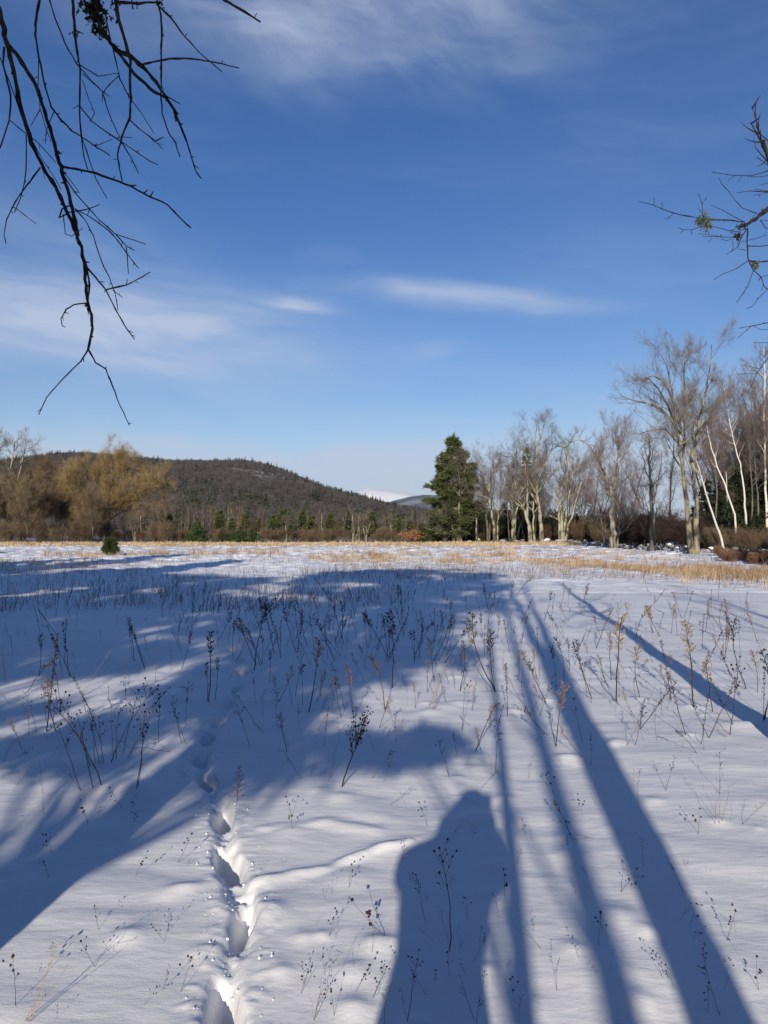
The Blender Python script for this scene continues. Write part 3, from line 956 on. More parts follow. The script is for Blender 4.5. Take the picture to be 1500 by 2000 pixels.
B('tall birch with red twigs leaning left and crooked near its foot', 1066, [([(1458, 1062), (1456, 1000), (1452, 950), (1446, 900), (1432, 855), (1424, 815), (1418, 770), (1412, 740)], 3.0, .6)], 123, limb_len=3.0, kids=18, start=.45)
B('birch with a double bend behind the red-twigged tall birch', 1064, [([(1450, 1060), (1446, 990), (1438, 930), (1428, 880), (1422, 845), (1412, 825)], 2.6, .6)], 124, limb_len=2.6, kids=14, start=.45)
B('thin birch stem half hidden by the dark evergreens', 1066, [([(1422, 1066), (1424, 1020), (1420, 970), (1418, 920)], 1.8, .6)], 125, limb_len=1.8, kids=8, start=.5)
B('pale birch at the very edge of the thicket, straight as a pole', 1066, [([(1499, 1066), (1497, 980), (1494, 900), (1492, 820), (1494, 740), (1492, 680)], 3.6, .9)], 126, limb_len=3.6, kids=18, start=.40, twig='twig_grey')
for k, (bx, tx, ty) in enumerate([(1478, 1474, 800), (1512, 1516, 700), (1466, 1466, 850), (1530, 1530, 690), (1545, 1560, 720), (1395, 1398, 870)]):
    traced_tree('bare_tree', ['slim grey tree beside the pole-straight birch', 'grey-twigged tree rising past the edge of the thicket', 'short slim grey tree deep in the birch thicket',
                'tall grey tree just beyond the pole-straight birch', 'broad grey tree at the outer end of the thicket', 'slim grey tree rising behind the leaning birch'][k],
                depth_of(1066), [([(bx, 1064), ((bx + tx) / 2 + 4, 960), ((bx + tx) / 2 - 3, 880), (tx, ty)], 2.8, .7)], M['bark_grey'], M['twig_grey'], 140 + k,
                limb_len=3.4, kids=14, start=.35, group=ROW)

# dark evergreens and brush behind the row
EV = 'dark young evergreens behind the stone wall'
ev0 = None
evs = [(905, 1058, 975, .45), (920, 1058, 985, .4), (945, 1058, 990, .42), (985, 1058, 985, .42), (1012, 1058, 972, .4), (1030, 1058, 872, .22), (1045, 1058, 985, .45), (1075, 1057, 995, .42), (1128, 1058, 1010, .6), (1150, 1060, 1020, .6),
       (1225, 1062, 1012, .5), (1180, 1060, 1000, .45), (1402, 1068, 960, .35), (1380, 1068, 940, .3), (1440, 1068, 915, .3), (1462, 1068, 960, .35), (1492, 1068, 900, .3), (1520, 1068, 880, .3), (1425, 1072, 985, .5), (1478, 1074, 1010, .5), (1390, 1074, 1010, .5), (1455, 1076, 1030, .6), (1415, 1066, 930, .3), (1505, 1066, 930, .35), (1475, 1066, 925, .3), (1540, 1068, 900, .3), (1452, 1066, 890, .3), (1490, 1066, 875, .3), (1522, 1066, 860, .3)]
evlab = ['dark bushy evergreen under the forked tree by the pine', 'low evergreen right beside the pine foot', 'dark evergreen behind the slim double-stemmed tree', 'dark evergreen left of the stout lichened trunk',
         'dark evergreen right behind the stout lichened trunk', 'tall narrow spruce whose top shows through the bare crowns', 'dark evergreen between the leaning pale trunk and the straight maple', 'evergreen close to the multi-stemmed pale tree',
         'wide green bush of evergreen beside the snowy boulders', 'wide evergreen bush between boulders and thin saplings', 'dark evergreen bush behind the thick yellowish trunk', 'dark evergreen bush behind the three thin saplings',
         'dark evergreen at the foot of the leaning birch', 'tall dark evergreen right behind the great maple', 'tallest dark evergreen among the birches', 'evergreen between two crooked birches', 'evergreen next to the pole-straight birch',
         'evergreen at the outer end of the birch thicket', 'low wide evergreen beside the leaning birch foot', 'low wide evergreen under the pole-straight birch', 'low evergreen between maple and leaning birch', 'lowest green evergreen tuft by the snowy stones', 'dark evergreen crossed by the leaning birch stem', 'dark evergreen just past the pole-straight birch', 'dark evergreen behind the short slim grey tree', 'farthest evergreen at the end of the thicket', 'tall dark evergreen filling the gap between two birches', 'tall dark evergreen right beside the pole-straight birch', 'tallest dark evergreen at the outer end of the thicket']
ev_protos = []
for k in range(4):
    rr = [.40, .28, .5, .22][k]
    ev_protos.append(None)
for k, (px, py, ty, ratio) in enumerate(evs):
    b = gpt(px, py); b = b * (1 + 5.0 / b.y); b.z = float(gh(np.array([b.x]), np.array([b.y]))[0])
    H = (py - ty) / F * b.y
    kind = 2 if ratio >= .5 else (0 if ratio >= .4 else (1 if ratio >= .28 else 3))
    if ev_protos[kind] is None:
        ev_protos[kind] = (conifer('evergreen_tree', evlab[k], b, H, H * [.46, .36, .6, .17][kind], 60 + kind, M['bark_dark'], M['needle_dark'], EV, low=.04, layers=int(10 + H), droop=-.2, per=7, tuft=.42, tk=8, wid=.11, prof=.8, dens=1.3), H)
    else:
        pr, H0 = ev_protos[kind]
        dup(pr, b, k * 1.3, H / H0, evlab[k], EV)

# more bare trees crowding behind the row
fill_P = P_(blades=5, kids=[14, 6, 5, 4, 0], up=[.04, .14, .14, .12, .1])
BACK = 'grey bare trees crowding behind the row'
bk = []
for i in range(4):
    rng = np.random.default_rng(160 + i)
    root = thing('bare_tree', 'x', 'tree')
    tb = MB(); cb = MB()
    PP = dict(fill_P); PP['ratio'] = [.34, .55, .5, .5, .5]; PP['start'] = [.28, .2, .15, .1, 0]
    grow(tb, cb, Vector((0, 0, -.15)), Vector((rng.normal() * .05, rng.normal() * .05, 1)).normalized(), 10.0, .085, 0, rng, PP, 3)
    cb.twig_blades(PP, rng)
    bk.append(proto(root, [tb.build('trunk', M['bark_grey'], root, True), cb.build('crown', M['twig_red' if i % 2 else 'twig_grey'], root)]))
_bk_used = set()
rk = np.random.default_rng(162)
for k in range(84):
    if k < 50:
        px = rk.uniform(905, 1300); ty = 935 + rk.uniform(-55, 45); py = 1060 + max(0, px - 1110) * .05
        where = 'in the middle of the row' if px > 1080 else 'near the white pine end of the row'
    else:
        px = rk.uniform(1375, 1560); ty = 800 + rk.uniform(-40, 90) - max(0, px - 1450) * .6; py = 1068
        where = 'in the birch thicket'
    b = gpt(px, py); b = b * (1 + rk.uniform(4, 22) / b.y); b.z = float(gh(np.array([b.x]), np.array([b.y]))[0])
    H = (py - ty) / F * b.y
    pr = bk[k % 4]
    lab = '%s %s bare tree standing back %s' % ('tall' if H > 9 else 'smaller', 'reddish' if k % 2 else 'grey', where)
    if pr.name not in _bk_used:
        _bk_used.add(pr.name); pr.location = b; pr.scale = (H / 10.,) * 3; pr['label'] = lab; pr['group'] = BACK
    else:
        dup(pr, b, k * 1.9, H / 10., lab, BACK)

# brush (low bare shrubs) along and behind the wall, counted singly
def shrub(seed, h, n, twig, rmin=.006, spread=.45):
    rng = np.random.default_rng(seed)
    root = thing('bare_shrub', 'x', 'shrub')
    tb = MB(); cb = MB()
    P = P_(nseg=[4, 3, 3, 2, 2], tubelvl=0, kids=[7, 5, 4, 0, 0], ratio=[.5, .55, .5, .5, .5], up=[.08, .08, .06, .05, 0], rmin=rmin, blades=6, bw=.02, bl=1.0)
    for i in range(n):
        a = rng.uniform(0, 6.28)
        d = Vector((math.cos(a) * spread * rng.random(), math.sin(a) * spread * rng.random(), 1)).normalized()
        p = Vector((math.cos(a) * .25 * rng.random() * h, math.sin(a) * .25 * rng.random() * h, -.08))
        grow(tb, cb, p, d, h * rng.uniform(.6, 1.05), .012 + .003 * h, 0, rng, P, 2)
    cb.twig_blades(P, rng)
    if not tb.n: tb.seg((0, 0, -.1), (0, 0, .3), .02, .01)
    a_ = tb.build('stems', M[twig], root)
    b_ = cb.build('twigs', M[twig], root)
    return proto(root, [a_, b_])
sh_brown = [shrub(300 + i, 3.0, 16, 'twig_brown') for i in range(3)]
sh_red = [shrub(310 + i, 1.4, 26, 'grass_red', .005, .22) for i in range(3)]
sh_dark = [shrub(320 + i, 3.0, 18, 'weed_dark') for i in range(2)]
_used = set()
def put(pr, loc, rz, s, label, group):
    if pr.name not in _used:
        _used.add(pr.name)
        pr.location = loc; pr.rotation_euler = (0, 0, rz); pr.scale = (s,) * 3
        pr['label'] = label; pr['group'] = group
        return pr
    return dup(pr, loc, rz, s, label, group)
rr = np.random.default_rng(8)
for k in range(26):                                   # dark brush in the gap between snag and maple
    px = rr.uniform(1215, 1350); b = gpt(px, 1070 + (px - 1215) * .07); b = b * (1 + rr.uniform(3, 14) / b.y); b.z = float(gh(np.array([b.x]), np.array([b.y]))[0])
    put(sh_dark[k % 2], b, rr.uniform(0, 6.28), rr.uniform(.7, 1.15), 'dark tangled shrub in the gap between the snag and the great maple', 'dark shrubs between snag and maple')
for k in range(20):
    px = rr.uniform(895, 1230); b = gpt(px, 1060 + max(0, px - 1110) * .05); b = b * (1 + rr.uniform(2, 14) / b.y); b.z = float(gh(np.array([b.x]), np.array([b.y]))[0])
    put(sh_brown[k % 3], b, rr.uniform(0, 6.28), rr.uniform(.6, 1.1), 'brown bare shrub behind the stone wall under the tree row', 'brown shrubs under the tree row')
for k in range(22):
    px = rr.uniform(1370, 1540); b = gpt(px, 1076 + (px - 1370) * .06); b = b * (1 + rr.uniform(2, 12) / b.y); b.z = float(gh(np.array([b.x]), np.array([b.y]))[0])
    put(sh_brown[k % 3], b, rr.uniform(0, 6.28), rr.uniform(.35, .6), 'brown bare shrub among the birches', 'brown shrubs in the birch thicket')
for k in range(44):
    px = rr.uniform(1400, 1545); b = gpt(px, 1088 + (px - 1425) * .10 + rr.uniform(0, 12))
    put(sh_red[k % 3], b, rr.uniform(0, 6.28), rr.uniform(.24, .44), 'low reddish brush in front of the birch thicket', 'reddish brush before the birches')

# ------------------------------------------------------------------ stone wall
wall = thing('stone_wall', 'tumbled field stone wall capped with snow running below the tree row', 'wall', (0, 0, 0))
rs = np.random.default_rng(31)
def stone_mesh(seed):
    r = np.random.default_rng(seed)
    bm = bmesh.new()
    bmesh.ops.create_icosphere(bm, subdivisions=2, radius=.5)
    ph = r.uniform(0, 6, 6)
    for v in bm.verts:
        c = v.co
        k = 1 + .16 * math.sin(c.x * 5 + ph[0]) * math.cos(c.y * 6 + ph[1]) + .12 * math.sin(c.z * 7 + ph[2] + c.x * 3)
        v.co = Vector((c.x * 1.25, c.y, c.z * .72)) * k
        v.co.z = max(v.co.z, -.25)
    cap = bm.copy()
    me = bpy.data.meshes.new('stone'); bm.to_mesh(me); bm.free(); me.materials.append(M['stone'])
    geom = [v for v in cap.verts if v.co.z < .12]
    bmesh.ops.delete(cap, geom=geom, context='VERTS')
    for v in cap.verts:
        f = min(1, max(0, (v.co.z - .12) / .2))
        v.co = v.co * (1.01 + .04 * f) + Vector((0, 0, .07 * f))
    ce = bpy.data.meshes.new('snow_cap'); cap.to_mesh(ce); cap.free(); ce.materials.append(M['snow_cap'])
    for m_ in (me, ce):
        m_.polygons.foreach_set('use_smooth', np.ones(len(m_.polygons), bool))
    return me, ce
SM = [stone_mesh(400 + i) for i in range(6)]
wall_line = [(905, 1060.5), (960, 1061), (1010, 1061), (1060, 1060), (1110, 1061), (1150, 1064), (1200, 1069), (1245, 1072), (1290, 1075), (1330, 1079), (1375, 1082), (1420, 1081), (1460, 1083), (1520, 1088)]
wg = [gpt(*p) for p in wall_line]
def add_stone(p, s, k):
    me, ce = SM[k % 6]
    st = bpy.data.objects.new('stone', me); C.objects.link(st); st.parent = wall
    st.location = p; st.rotation_euler = (rs.normal() * .15, rs.normal() * .15, rs.uniform(0, 6.28)); st.scale = (s, s * rs.uniform(.8, 1.1), s * rs.uniform(.8, 1.15))
    if rs.random() < .42:
        c = bpy.data.objects.new('snow_cap', ce); C.objects.link(c); c.parent = st
k = 0
for a, b in zip(wg[:-1], wg[1:]):
    L = (b - a).length
    n = max(2, int(L / .95))
    for i in range(n):
        p = a.lerp(b, (i + rs.random()) / n)
        p = p + Vector((rs.normal() * .3, rs.normal() * .5, 0))
        p.z = float(gh(np.array([p.x]), np.array([p.y]))[0]) + .10
        s = rs.uniform(.35, .75)
        add_stone(p, s, k); k += 1
        if rs.random() < .35:
            add_stone(p + Vector((rs.normal() * .2, rs.normal() * .2, s * .42)), s * .7, k); k += 1
for px, py, s in [(983, 1059, 2.0), (1008, 1061, 1.4), (1046, 1058, 1.6), (1068, 1060, 2.2), (1078, 1061, 1.7), (1110, 1059, 2.3), (1104, 1062, 1.7), (1092, 1061, 1.6), (1118, 1061, 1.4), (1020, 1061, 1.4),
                  (1405, 1080, 1.3), (1443, 1083, 1.4), (1190, 1066, 1.1), (1218, 1070, .9), (1225, 1071, .8)]:
    p = gpt(px, py + .8); p.z += .1
    add_stone(p, s * .6, k); k += 1
# short weathered post by the snag
pp = gpt(1259, 1073)
po = thing('fence_post', 'short weathered wooden post standing beside the dead snag', 'post', pp)
b = MB(); b.tube([(0, 0, -.2), (.01, 0, .35), (.02, 0, .78)], [.075, .07, .065], 8); b.build('post', M['wood_post'], po)
b = MB(); b.tube([(.02, 0, .78), (.02, 0, .81), (.02, 0, .83)], [.07, .06, .02], 8); b.build('snow_cap', M['snow_cap'], po)

# ================================================================== far edge of the field and left side
LEFT = 'brown bare trees on the left edge of the field'
def bare_tree(seed, H, bark, twig, spread=1.0, P=BARE, rmin=.010, stems=1, start=.25, kids=13, limb=.42, name='bare_tree'):
    rng = np.random.default_rng(seed)
    root = thing(name, 'x', 'tree')
    tb = MB(); cb = MB()
    for s in range(stems):
        d = Vector((rng.normal() * .06, rng.normal() * .06, 1)) if stems == 1 else Vector((rng.normal() * .22, rng.normal() * .22, 1))
        d.normalize()
        PP = dict(P); PP['rmin'] = rmin; PP['kids'] = [kids] + list(P['kids'][1:]); PP['start'] = [start] + list(P['start'][1:])
        PP['ratio'] = [limb * spread] + list(P['ratio'][1:])
        grow(tb, cb, Vector((rng.normal() * .1, rng.normal() * .1, -.15)), d, H, H * .014, 0, rng, PP, 3)
    cb.twig_blades(P, rng)
    a_ = tb.build('trunk', M[bark], root, True); b_ = cb.build('crown', M[twig], root)
    return proto(root, [a_, b_])
# the golden round-crowned tree
wd = 118.0
wb = at_depth(207, 1060, wd); wb.z = 0
wt_ = traced_tree('willow_tree', 'broad round-crowned golden tree with dark trunk behind the little evergreen', wd,
   [([(205, 1064), (206, 1040), (208, 1010), (212, 985), (214, 955)], 6.0, 2.2), ([(210, 1062), (213, 1035), (216, 1005), (226, 978), (240, 955), (258, 932)], 4.2, 1.0),
    ([(206, 1015), (198, 985), (190, 960), (184, 938), (178, 920)], 3.2, .8), ([(213, 960), (222, 938), (226, 918), (224, 904)], 2.4, .7), ([(209, 1000), (185, 975), (160, 960), (140, 950)], 2.4, .7),
    ([(214, 1000), (250, 985), (280, 965), (300, 955)], 2.4, .7), ([(210, 1025), (232, 1010), (250, 1000)], 2.0, .8)],
   M['bark_dark'], M['twig_gold'], 500, P=P_(kids=[11, 8, 8, 6, 0], ratio=[.55, .6, .6, .6, .5], up=[.05, .05, .05, .05, .05], blades=8, bw=.020, bl=1.25), limb_len=4.6, kids=13, start=.30, rmin=.012)
LB = [(-40, 1066, 850, 1.1, 'gold', 'pale crowned tall tree at the outermost left edge'), (15, 1066, 842, 1.25, 'gold', 'tall pale-twigged tree rising above the brown thicket')]
for k, (px, py, ty, sp, tw, lab) in enumerate(LB):
    t_ = traced_tree('bare_tree', lab, 138., [([(px, 1066), (px + 2, 1000), (px + 6, 930), (px + 14, ty + 30)], 5, 1), ([(px + 1, 1010), (px + 20, 950), (px + 30, 900), (px + 38, ty + 35)], 3, .7), ([(px, 1000), (px - 16, 940), (px - 24, ty + 30)], 3, .7)],
                     M['bark_lichen'], M['twig_grey'], 520 + k, limb_len=4.2, kids=12, start=.4, rmin=.011, group=LEFT)
pr_left = [bare_tree(540 + i, 11.0, 'bark_grey', 'twig_brown', 1.15, P_(kids=[13, 8, 7, 5, 0], blades=9, bw=.022, bl=1.2), .012) for i in range(3)] + \
          [bare_tree(550 + i, 11.0, 'bark_grey', 'twig_gold', 1.2, P_(kids=[13, 8, 7, 5, 0], up=[.05, .05, .05, .05, .05], blades=10, bw=.022, bl=1.2), .012) for i in range(1)]
rl = np.random.default_rng(15)
leftlab = 'brown bare tree in the thicket left of the golden round tree'
for k in range(52):
    px = rl.uniform(-120, 185)
    dpt = rl.uniform(100, 150)
    topy = 985 - 38 * math.exp(-((px - 40) / 80) ** 2) + rl.uniform(-28, 22)
    p = Vector(((px - 750) / F * dpt, dpt, 0)); p.z = float(gh(np.array([p.x]), np.array([p.y]))[0])
    H = (1062 - topy) / F * dpt
    put(pr_left[3 if k % 8 == 0 else k % 3], p, rl.uniform(0, 6.28), H / 11.0, ('tall ' if H > 7.6 else 'middling ' if H > 6.2 else 'low ') + leftlab, LEFT)
for k in range(46):
    px = rl.uniform(-100, 330); dpt = rl.uniform(122, 140) if 170 < px < 260 else rl.uniform(98, 125)
    p = Vector(((px - 750) / F * dpt, dpt, 0)); p.z = float(gh(np.array([p.x]), np.array([p.y]))[0])
    put(sh_brown[k % 3], p, rl.uniform(0, 6.28), *(lambda v: (v * .7, ('high' if v > 1.2 else 'middling' if v > .95 else 'low') + ' brown shrub at the foot of the left thicket'))(rl.uniform(.7, 1.5)), 'brown shrubs at the left edge')

# slender wood at the far end of the field
FARW = 'slender grey trees at the far end of the field'
slim_P = P_(nseg=[7, 4, 3, 2, 2], kids=[12, 4, 4, 3, 0], ratio=[.22, .5, .5, .5, .5], up=[.02, .16, .12, .1, .1], ang=[(25, 50), (25, 50), (25, 55), (25, 55), (0, 0)], wig=[.03, .14, .17, .2, .2])
pr_slim = [bare_tree(560 + i, 9.0, 'bark_lichen', 'twig_brown', 1.0, slim_P, .010, 1, .35, 12, .22, 'slender_tree') for i in range(4)]
rf = np.random.default_rng(19)
for k in range(150):
    px = rf.uniform(235, 860) if k > 45 else rf.uniform(290, 470)
    dpt = rf.uniform(118, 175)
    topy = 1016 + rf.uniform(-14, 18) - (14 if px < 470 else 0)
    p = Vector(((px - 750) / F * dpt, dpt, 0)); p.z = float(gh(np.array([p.x]), np.array([p.y]))[0])
    H = (1062 - topy) / F * dpt
    put(pr_slim[k % 4], p, rf.uniform(0, 6.28), H / 9.0, ('tall' if H > 5.2 else 'middling' if H > 4.2 else 'low') + ' slender grey tree in the young wood at the far field edge', FARW)
for k in range(110):
    px = rf.uniform(300, 900); dpt = rf.uniform(112, 135)
    p = Vector(((px - 750) / F * dpt, dpt, 0)); p.z = float(gh(np.array([p.x]), np.array([p.y]))[0])
    put(sh_brown[k % 3], p, rf.uniform(0, 6.28), *(lambda v: (v * .62, ('man-high' if v > .85 else 'waist-high' if v > .67 else 'knee-high') + ' brown shrub along the far edge of the field'))(rf.uniform(.5, 1.05)), 'brown shrubs along the far field edge')
PALE = [(629, 1060, 1005, 1.4, 'pale thin tree standing alone before the far wood, left of the tall pair'), (689, 1060, 998, 2.0, 'taller of two pale trees side by side at the far edge'),
        (701, 1060, 1010, 1.3, 'shorter of two pale trees side by side at the far edge'), (715, 1060, 1008, 2.2, 'pale tree with forked crooked branches before the far wood'), (764, 1062, 1020, 1.3, 'small pale leafless tree near the orange brown bush'),
        (559, 1060, 1018, 1.4, 'small pale tree between young pines at the far edge'), (263, 1061, 1028, 1.4, 'small pale forked tree right of the golden tree'), (275, 1061, 1010, 1.3, 'thin pale upright tree right of the golden tree')]
for k, (px, py, ty, r, lab) in enumerate(PALE):
    stems = [([(px, py), (px + 1, (py * 2 + ty) / 3), (px - 1, (py + 2 * ty) / 3), (px, ty)], r, .5)]
    if k in (3, 6):
        stems.append(([(px, py - 12), (px - 5, py - 24), (px - 9, py - 34)], r * .7, .4)); stems.append(([(px, py - 15), (px + 6, py - 28), (px + 8, py - 38)], r * .6, .4))
    traced_tree('birch_tree', lab, 115., stems, M['bark_pale'], M['twig_grey'], 580 + k, limb_len=1.5, kids=6, start=.45, rmin=.010, group='pale thin trees before the far wood')
# pines of the far edge
FP = [(453, 1018, .33), (480, 1010, .36), (505, 1022, .4), (533, 1014, .3), (552, 1000, .32), (590, 1004, .3), (612, 1015, .33), (645, 1008, .33), (725, 1004, .3), (776, 1012, .36), (800, 1022, .45), (385, 1022, .5), (430, 1005, .3), (330, 1012, .4), (470, 1032, .55), (395, 1040, .6), (493, 1034, .5), (436, 1036, .6), (455, 1042, .7),(310, 1036, .6), (845, 1018, .5), (825, 1025, .5)]
fpp = None
for k, (px, ty, ratio) in enumerate(FP):
    dpt = 122. + (k * 7) % 23
    if ratio >= .5: dpt = 114.
    p = Vector(((px - 750) / F * dpt, dpt, 0)); p.z = float(gh(np.array([p.x]), np.array([p.y]))[0])
    H = (1061 - ty) / F * dpt
    lab = 'young green pine growing at the far edge of the field' if ratio < .5 else 'low rounded green conifer at the far edge of the field'
    grp = 'young pines at the far edge' if ratio < .5 else 'low rounded conifers at the far edge'
    if ratio < .5:
        if fpp is None:
            fpp = (conifer('young_pine', lab, p, H, H * .30, 71, M['bark_grey'], M['needle_pine'], grp, low=.15, layers=12, droop=.05, per=5, tuft=.5, tk=9, wid=.12, prof=.7, irregular=.4), H)
        else:
            dup(fpp[0], p, k * 2.1, H / fpp[1], lab, grp)
    else:
        if 'rnd' not in globals():
            rnd = (conifer('young_conifer', lab, p, H, H * .5, 72, M['bark_grey'], M['needle_hedge'], grp, low=.03, layers=10, droop=-.05, per=8, tuft=.4, tk=9, wid=.12, prof=.55, irregular=.3), H)
        else:
            dup(rnd[0], p, k * 2.1, H / rnd[1], lab, grp)
# orange brown bush (leaves kept on a young oak / beech)
ob = Vector(((808 - 750) / F * 113, 113, 0))
bush = thing('beech_bush', 'orange brown bush that kept its dry leaves, left of the white pine', 'shrub', ob)
b = MB(); lb = MB()
for i in range(40):
    a = rf.uniform(0, 6.28); r = rf.random() ** .5
    tip = Vector((math.cos(a) * r * 2.3, math.sin(a) * r * 1.6, 1.0 + 1.0 * (1 - r * r) * rf.random()))
    b.seg((math.cos(a) * .2, math.sin(a) * .2, -.1), tip, .02, .006)
    cs = [tuple(Vector((0, 0, .2)).lerp(tip, g) + Vector(rf.normal(size=3)) * .16) for g in np.linspace(.4, 1, 9)]
    lb.leaves(cs, [(0, 0, .3)] * 9, 4, .22, .12, 1.0, rf)
b.build('stems', M['bark_grey'], bush)
M['dry_leaf'] = make_mat('dry_leaf', (.30, .13, .055), (.40, .20, .09), 1.5, .9)
lb.build('leaves', M['dry_leaf'], bush)
# small evergreen shrub in the field
ep = gpt(215, 1086)
He = (1086 - 1053) / F * ep.y
conifer('evergreen_shrub', 'small dense dark green evergreen bush standing alone in the field', ep, He, He * .50, 91, M['bark_dark'], M['needle_hedge'], low=.02, layers=16, droop=.5, per=9, tuft=.20, tk=10, wid=.045, prof=.35, irregular=.2, dens=1.2, cat='shrub')

# fence posts with snow caps on the left, taller post with rail, tarp-covered stack
ld = 96.
FPOST = 'snow capped fence posts at the left edge'
plab = ['snow capped post', 0]
post_me = None
for k, (px, ty) in enumerate([(4.5, 1069), (21.5, 1068.5), (37, 1067.8), (53, 1067.5), (68, 1066.5), (111, 1066)]):
    p = at_depth(px, 1076, ld); p.z = float(gh(np.array([p.x]), np.array([p.y]))[0])
    top = CAM_H + ray(px, ty).z * ld - p.z
    root = thing('fence_post', 'short dark post with a round white snow cap at the left field edge', 'post', p, FPOST)
    b = MB(); b.tube([(0, 0, -.2), (0, 0, top - .12)], [.055, .05], 7); b.build('post', M['wood_post'], root)
    b = MB(); b.tube([(0, 0, top - .18), (0, 0, top - .13), (0, 0, top - .02), (0, 0, top + .07), (0, 0, top + .12)], [.05, .12, .15, .11, .03], 9); b.build('snow_cap', M['snow_cap'], root, True)
p = at_depth(47.5, 1076, ld); p.z = 0
root = thing('clothes_pole', 'tall thin pole with a rail reaching out at the left field edge', 'pole', p)
tz = CAM_H + ray(47.5, 1056.5).z * ld
b = MB(); b.tube([(0, 0, -.2), (0, 0, tz)], .05, 6); b.build('pole', M['wood_post'], root)
b = MB(); b.tube([(.1, 0, tz - .05), (-1.9, 0, tz - .02)], .04, 6); b.build('rail', M['wood_post'], root)
p = at_depth(62, 1075, ld + 1); p.z = 0
root = thing('wood_stack', 'small stack under a dull blue tarp behind the posts', 'stack', p)
b = MB()
for i in range(4):
    for j in range(3):
        b.tube([(-.5 + .05 * j, -.3 + .2 * i, .1 + .2 * j), (.5 + .05 * j, -.3 + .2 * i, .1 + .2 * j)], .09, 7)
b.build('logs', M['wood_post'], root)
bm = bmesh.new(); bmesh.ops.create_grid(bm, x_segments=12, y_segments=10, size=.5)
for v in bm.verts:
    x, y = v.co.x * 1.5, v.co.y * 1.2
    v.co = Vector((x, y, .74 - .8 * max(0, abs(x) - .5) - .9 * max(0, abs(y) - .42) + .03 * math.sin(x * 9) * math.cos(y * 7)))
me = bpy.data.meshes.new('tarp'); bm.to_mesh(me); bm.free(); me.materials.append(M['tarp'])
o = bpy.data.objects.new('tarp', me); C.objects.link(o); o.parent = root
# ================================================================== grass in the far field (uncountable)
rg = np.random.default_rng(51)
def grass_mesh(name, label, P, hgt, mat, blades=12, lean=.35, wid=.02, seed=1):
    r = np.random.default_rng(seed)
    P = np.asarray(P); N = len(P)
    base = np.repeat(P, blades, 0) + np.concatenate([r.normal(size=(N * blades, 2)) * np.repeat(hgt, blades)[:, None] * .22, np.zeros((N * blades, 1))], 1)
    h = np.repeat(hgt, blades) * r.uniform(.4, 1.15, N * blades)
    tip = base + np.stack([r.normal(size=N * blades) * h * lean + .10 * h, r.normal(size=N * blades) * h * lean, h], 1)
    mid = base * .45 + tip * .55 + np.stack([np.zeros(N * blades), np.zeros(N * blades), h * .08], 1)
    a = r.uniform(0, 6.28, N * blades)
    w = wid * (base[:, 1] / 60.).clip(.5, 1.6)
    s = np.stack([np.cos(a) * w * .5, np.sin(a) * w * .5, np.zeros_like(a)], 1)
    V = np.stack([base - s, base + s, mid + s * .8, tip, mid - s * .8], 1)
    i = np.arange(N * blades)[:, None] * 5
    me = new_mesh(name, V.reshape(-1, 3), [i + np.array([[0, 1, 2, 4]]), i + np.array([[4, 2, 3]])])
    me.materials.append(mat)
    o = bpy.data.objects.new(name, me); C.objects.link(o)
    return tag(o, label, 'grass', kind='stuff')
def ground_z(P):
    P = np.asarray(P, float)
    return np.stack([P[:, 0], P[:, 1], gh(P[:, 0], P[:, 1]) - .03], 1)
def px_scatter(n, x0, x1, yfun, spread, rng):
    out = []
    for _ in range(n):
        px = rng.uniform(x0, x1); py = yfun(px) + rng.normal() * spread
        q = flat_ground(px, max(py, 1056))
        out.append(q)
    return out
pts = px_scatter(2600, -20, 930, lambda x: 1063.5, 1.8, rg) + px_scatter(800, 880, 1130, lambda x: 1062.5, .9, rg)
grass_mesh('field_edge_grass', 'band of golden dry grass along the far edge of the field', ground_z(pts), rg.uniform(.18, .5, len(pts)), M['grass_gold'], 9, .3, .035, 3)
cl = []
bands = [(80, 330, lambda x: 1086 - (x - 80) * .01, 3.0, 170), (300, 560, lambda x: 1081, 4.5, 330), (560, 760, lambda x: 1085, 5, 150), (720, 1010, lambda x: 1087 + 8 * math.sin(x * .03), 9, 620),
         (960, 1260, lambda x: 1095 + (x - 960) * .04, 11, 640), (1180, 1520, lambda x: 1108 + (x - 1180) * .05, 11, 900), (1120, 1320, lambda x: 1100, 4, 250), (-20, 200, lambda x: 1100, 5, 70), (640, 900, lambda x: 1100, 5, 120)]
for x0, x1, fy, sp, n in bands:
    q = px_scatter(int(n * 3.4), x0, x1, fy, sp, rg)
    nz = fbm(np.array([a[0] for a in q]) * .35, np.array([a[1] for a in q]) * .22, 3, 61)
    nz2 = fbm(np.array([a[0] for a in q]) * 1.1, np.array([a[1] for a in q]) * .7, 2, 63)
    cl += [a for a, z, z2 in zip(q, nz, nz2) if z + .8 * z2 > .12]
half = len(cl) // 2
pr_ = rg.permutation(len(cl))
A_ = [cl[i] for i in pr_[:int(len(cl) * .68)]]; B_ = [cl[i] for i in pr_[int(len(cl) * .68):]]
grass_mesh('dry_grass', 'clumps of golden dry grass poking through the sunlit snow', ground_z(A_), rg.uniform(.10, .42, len(A_)), M['grass_gold'], 9, .34, .020, 5)
grass_mesh('dry_weed_patch', 'reddish brown dry weeds mixed into the golden grass clumps', ground_z(B_), rg.uniform(.20, .55, len(B_)), M['grass_red'], 6, .22, .018, 6)
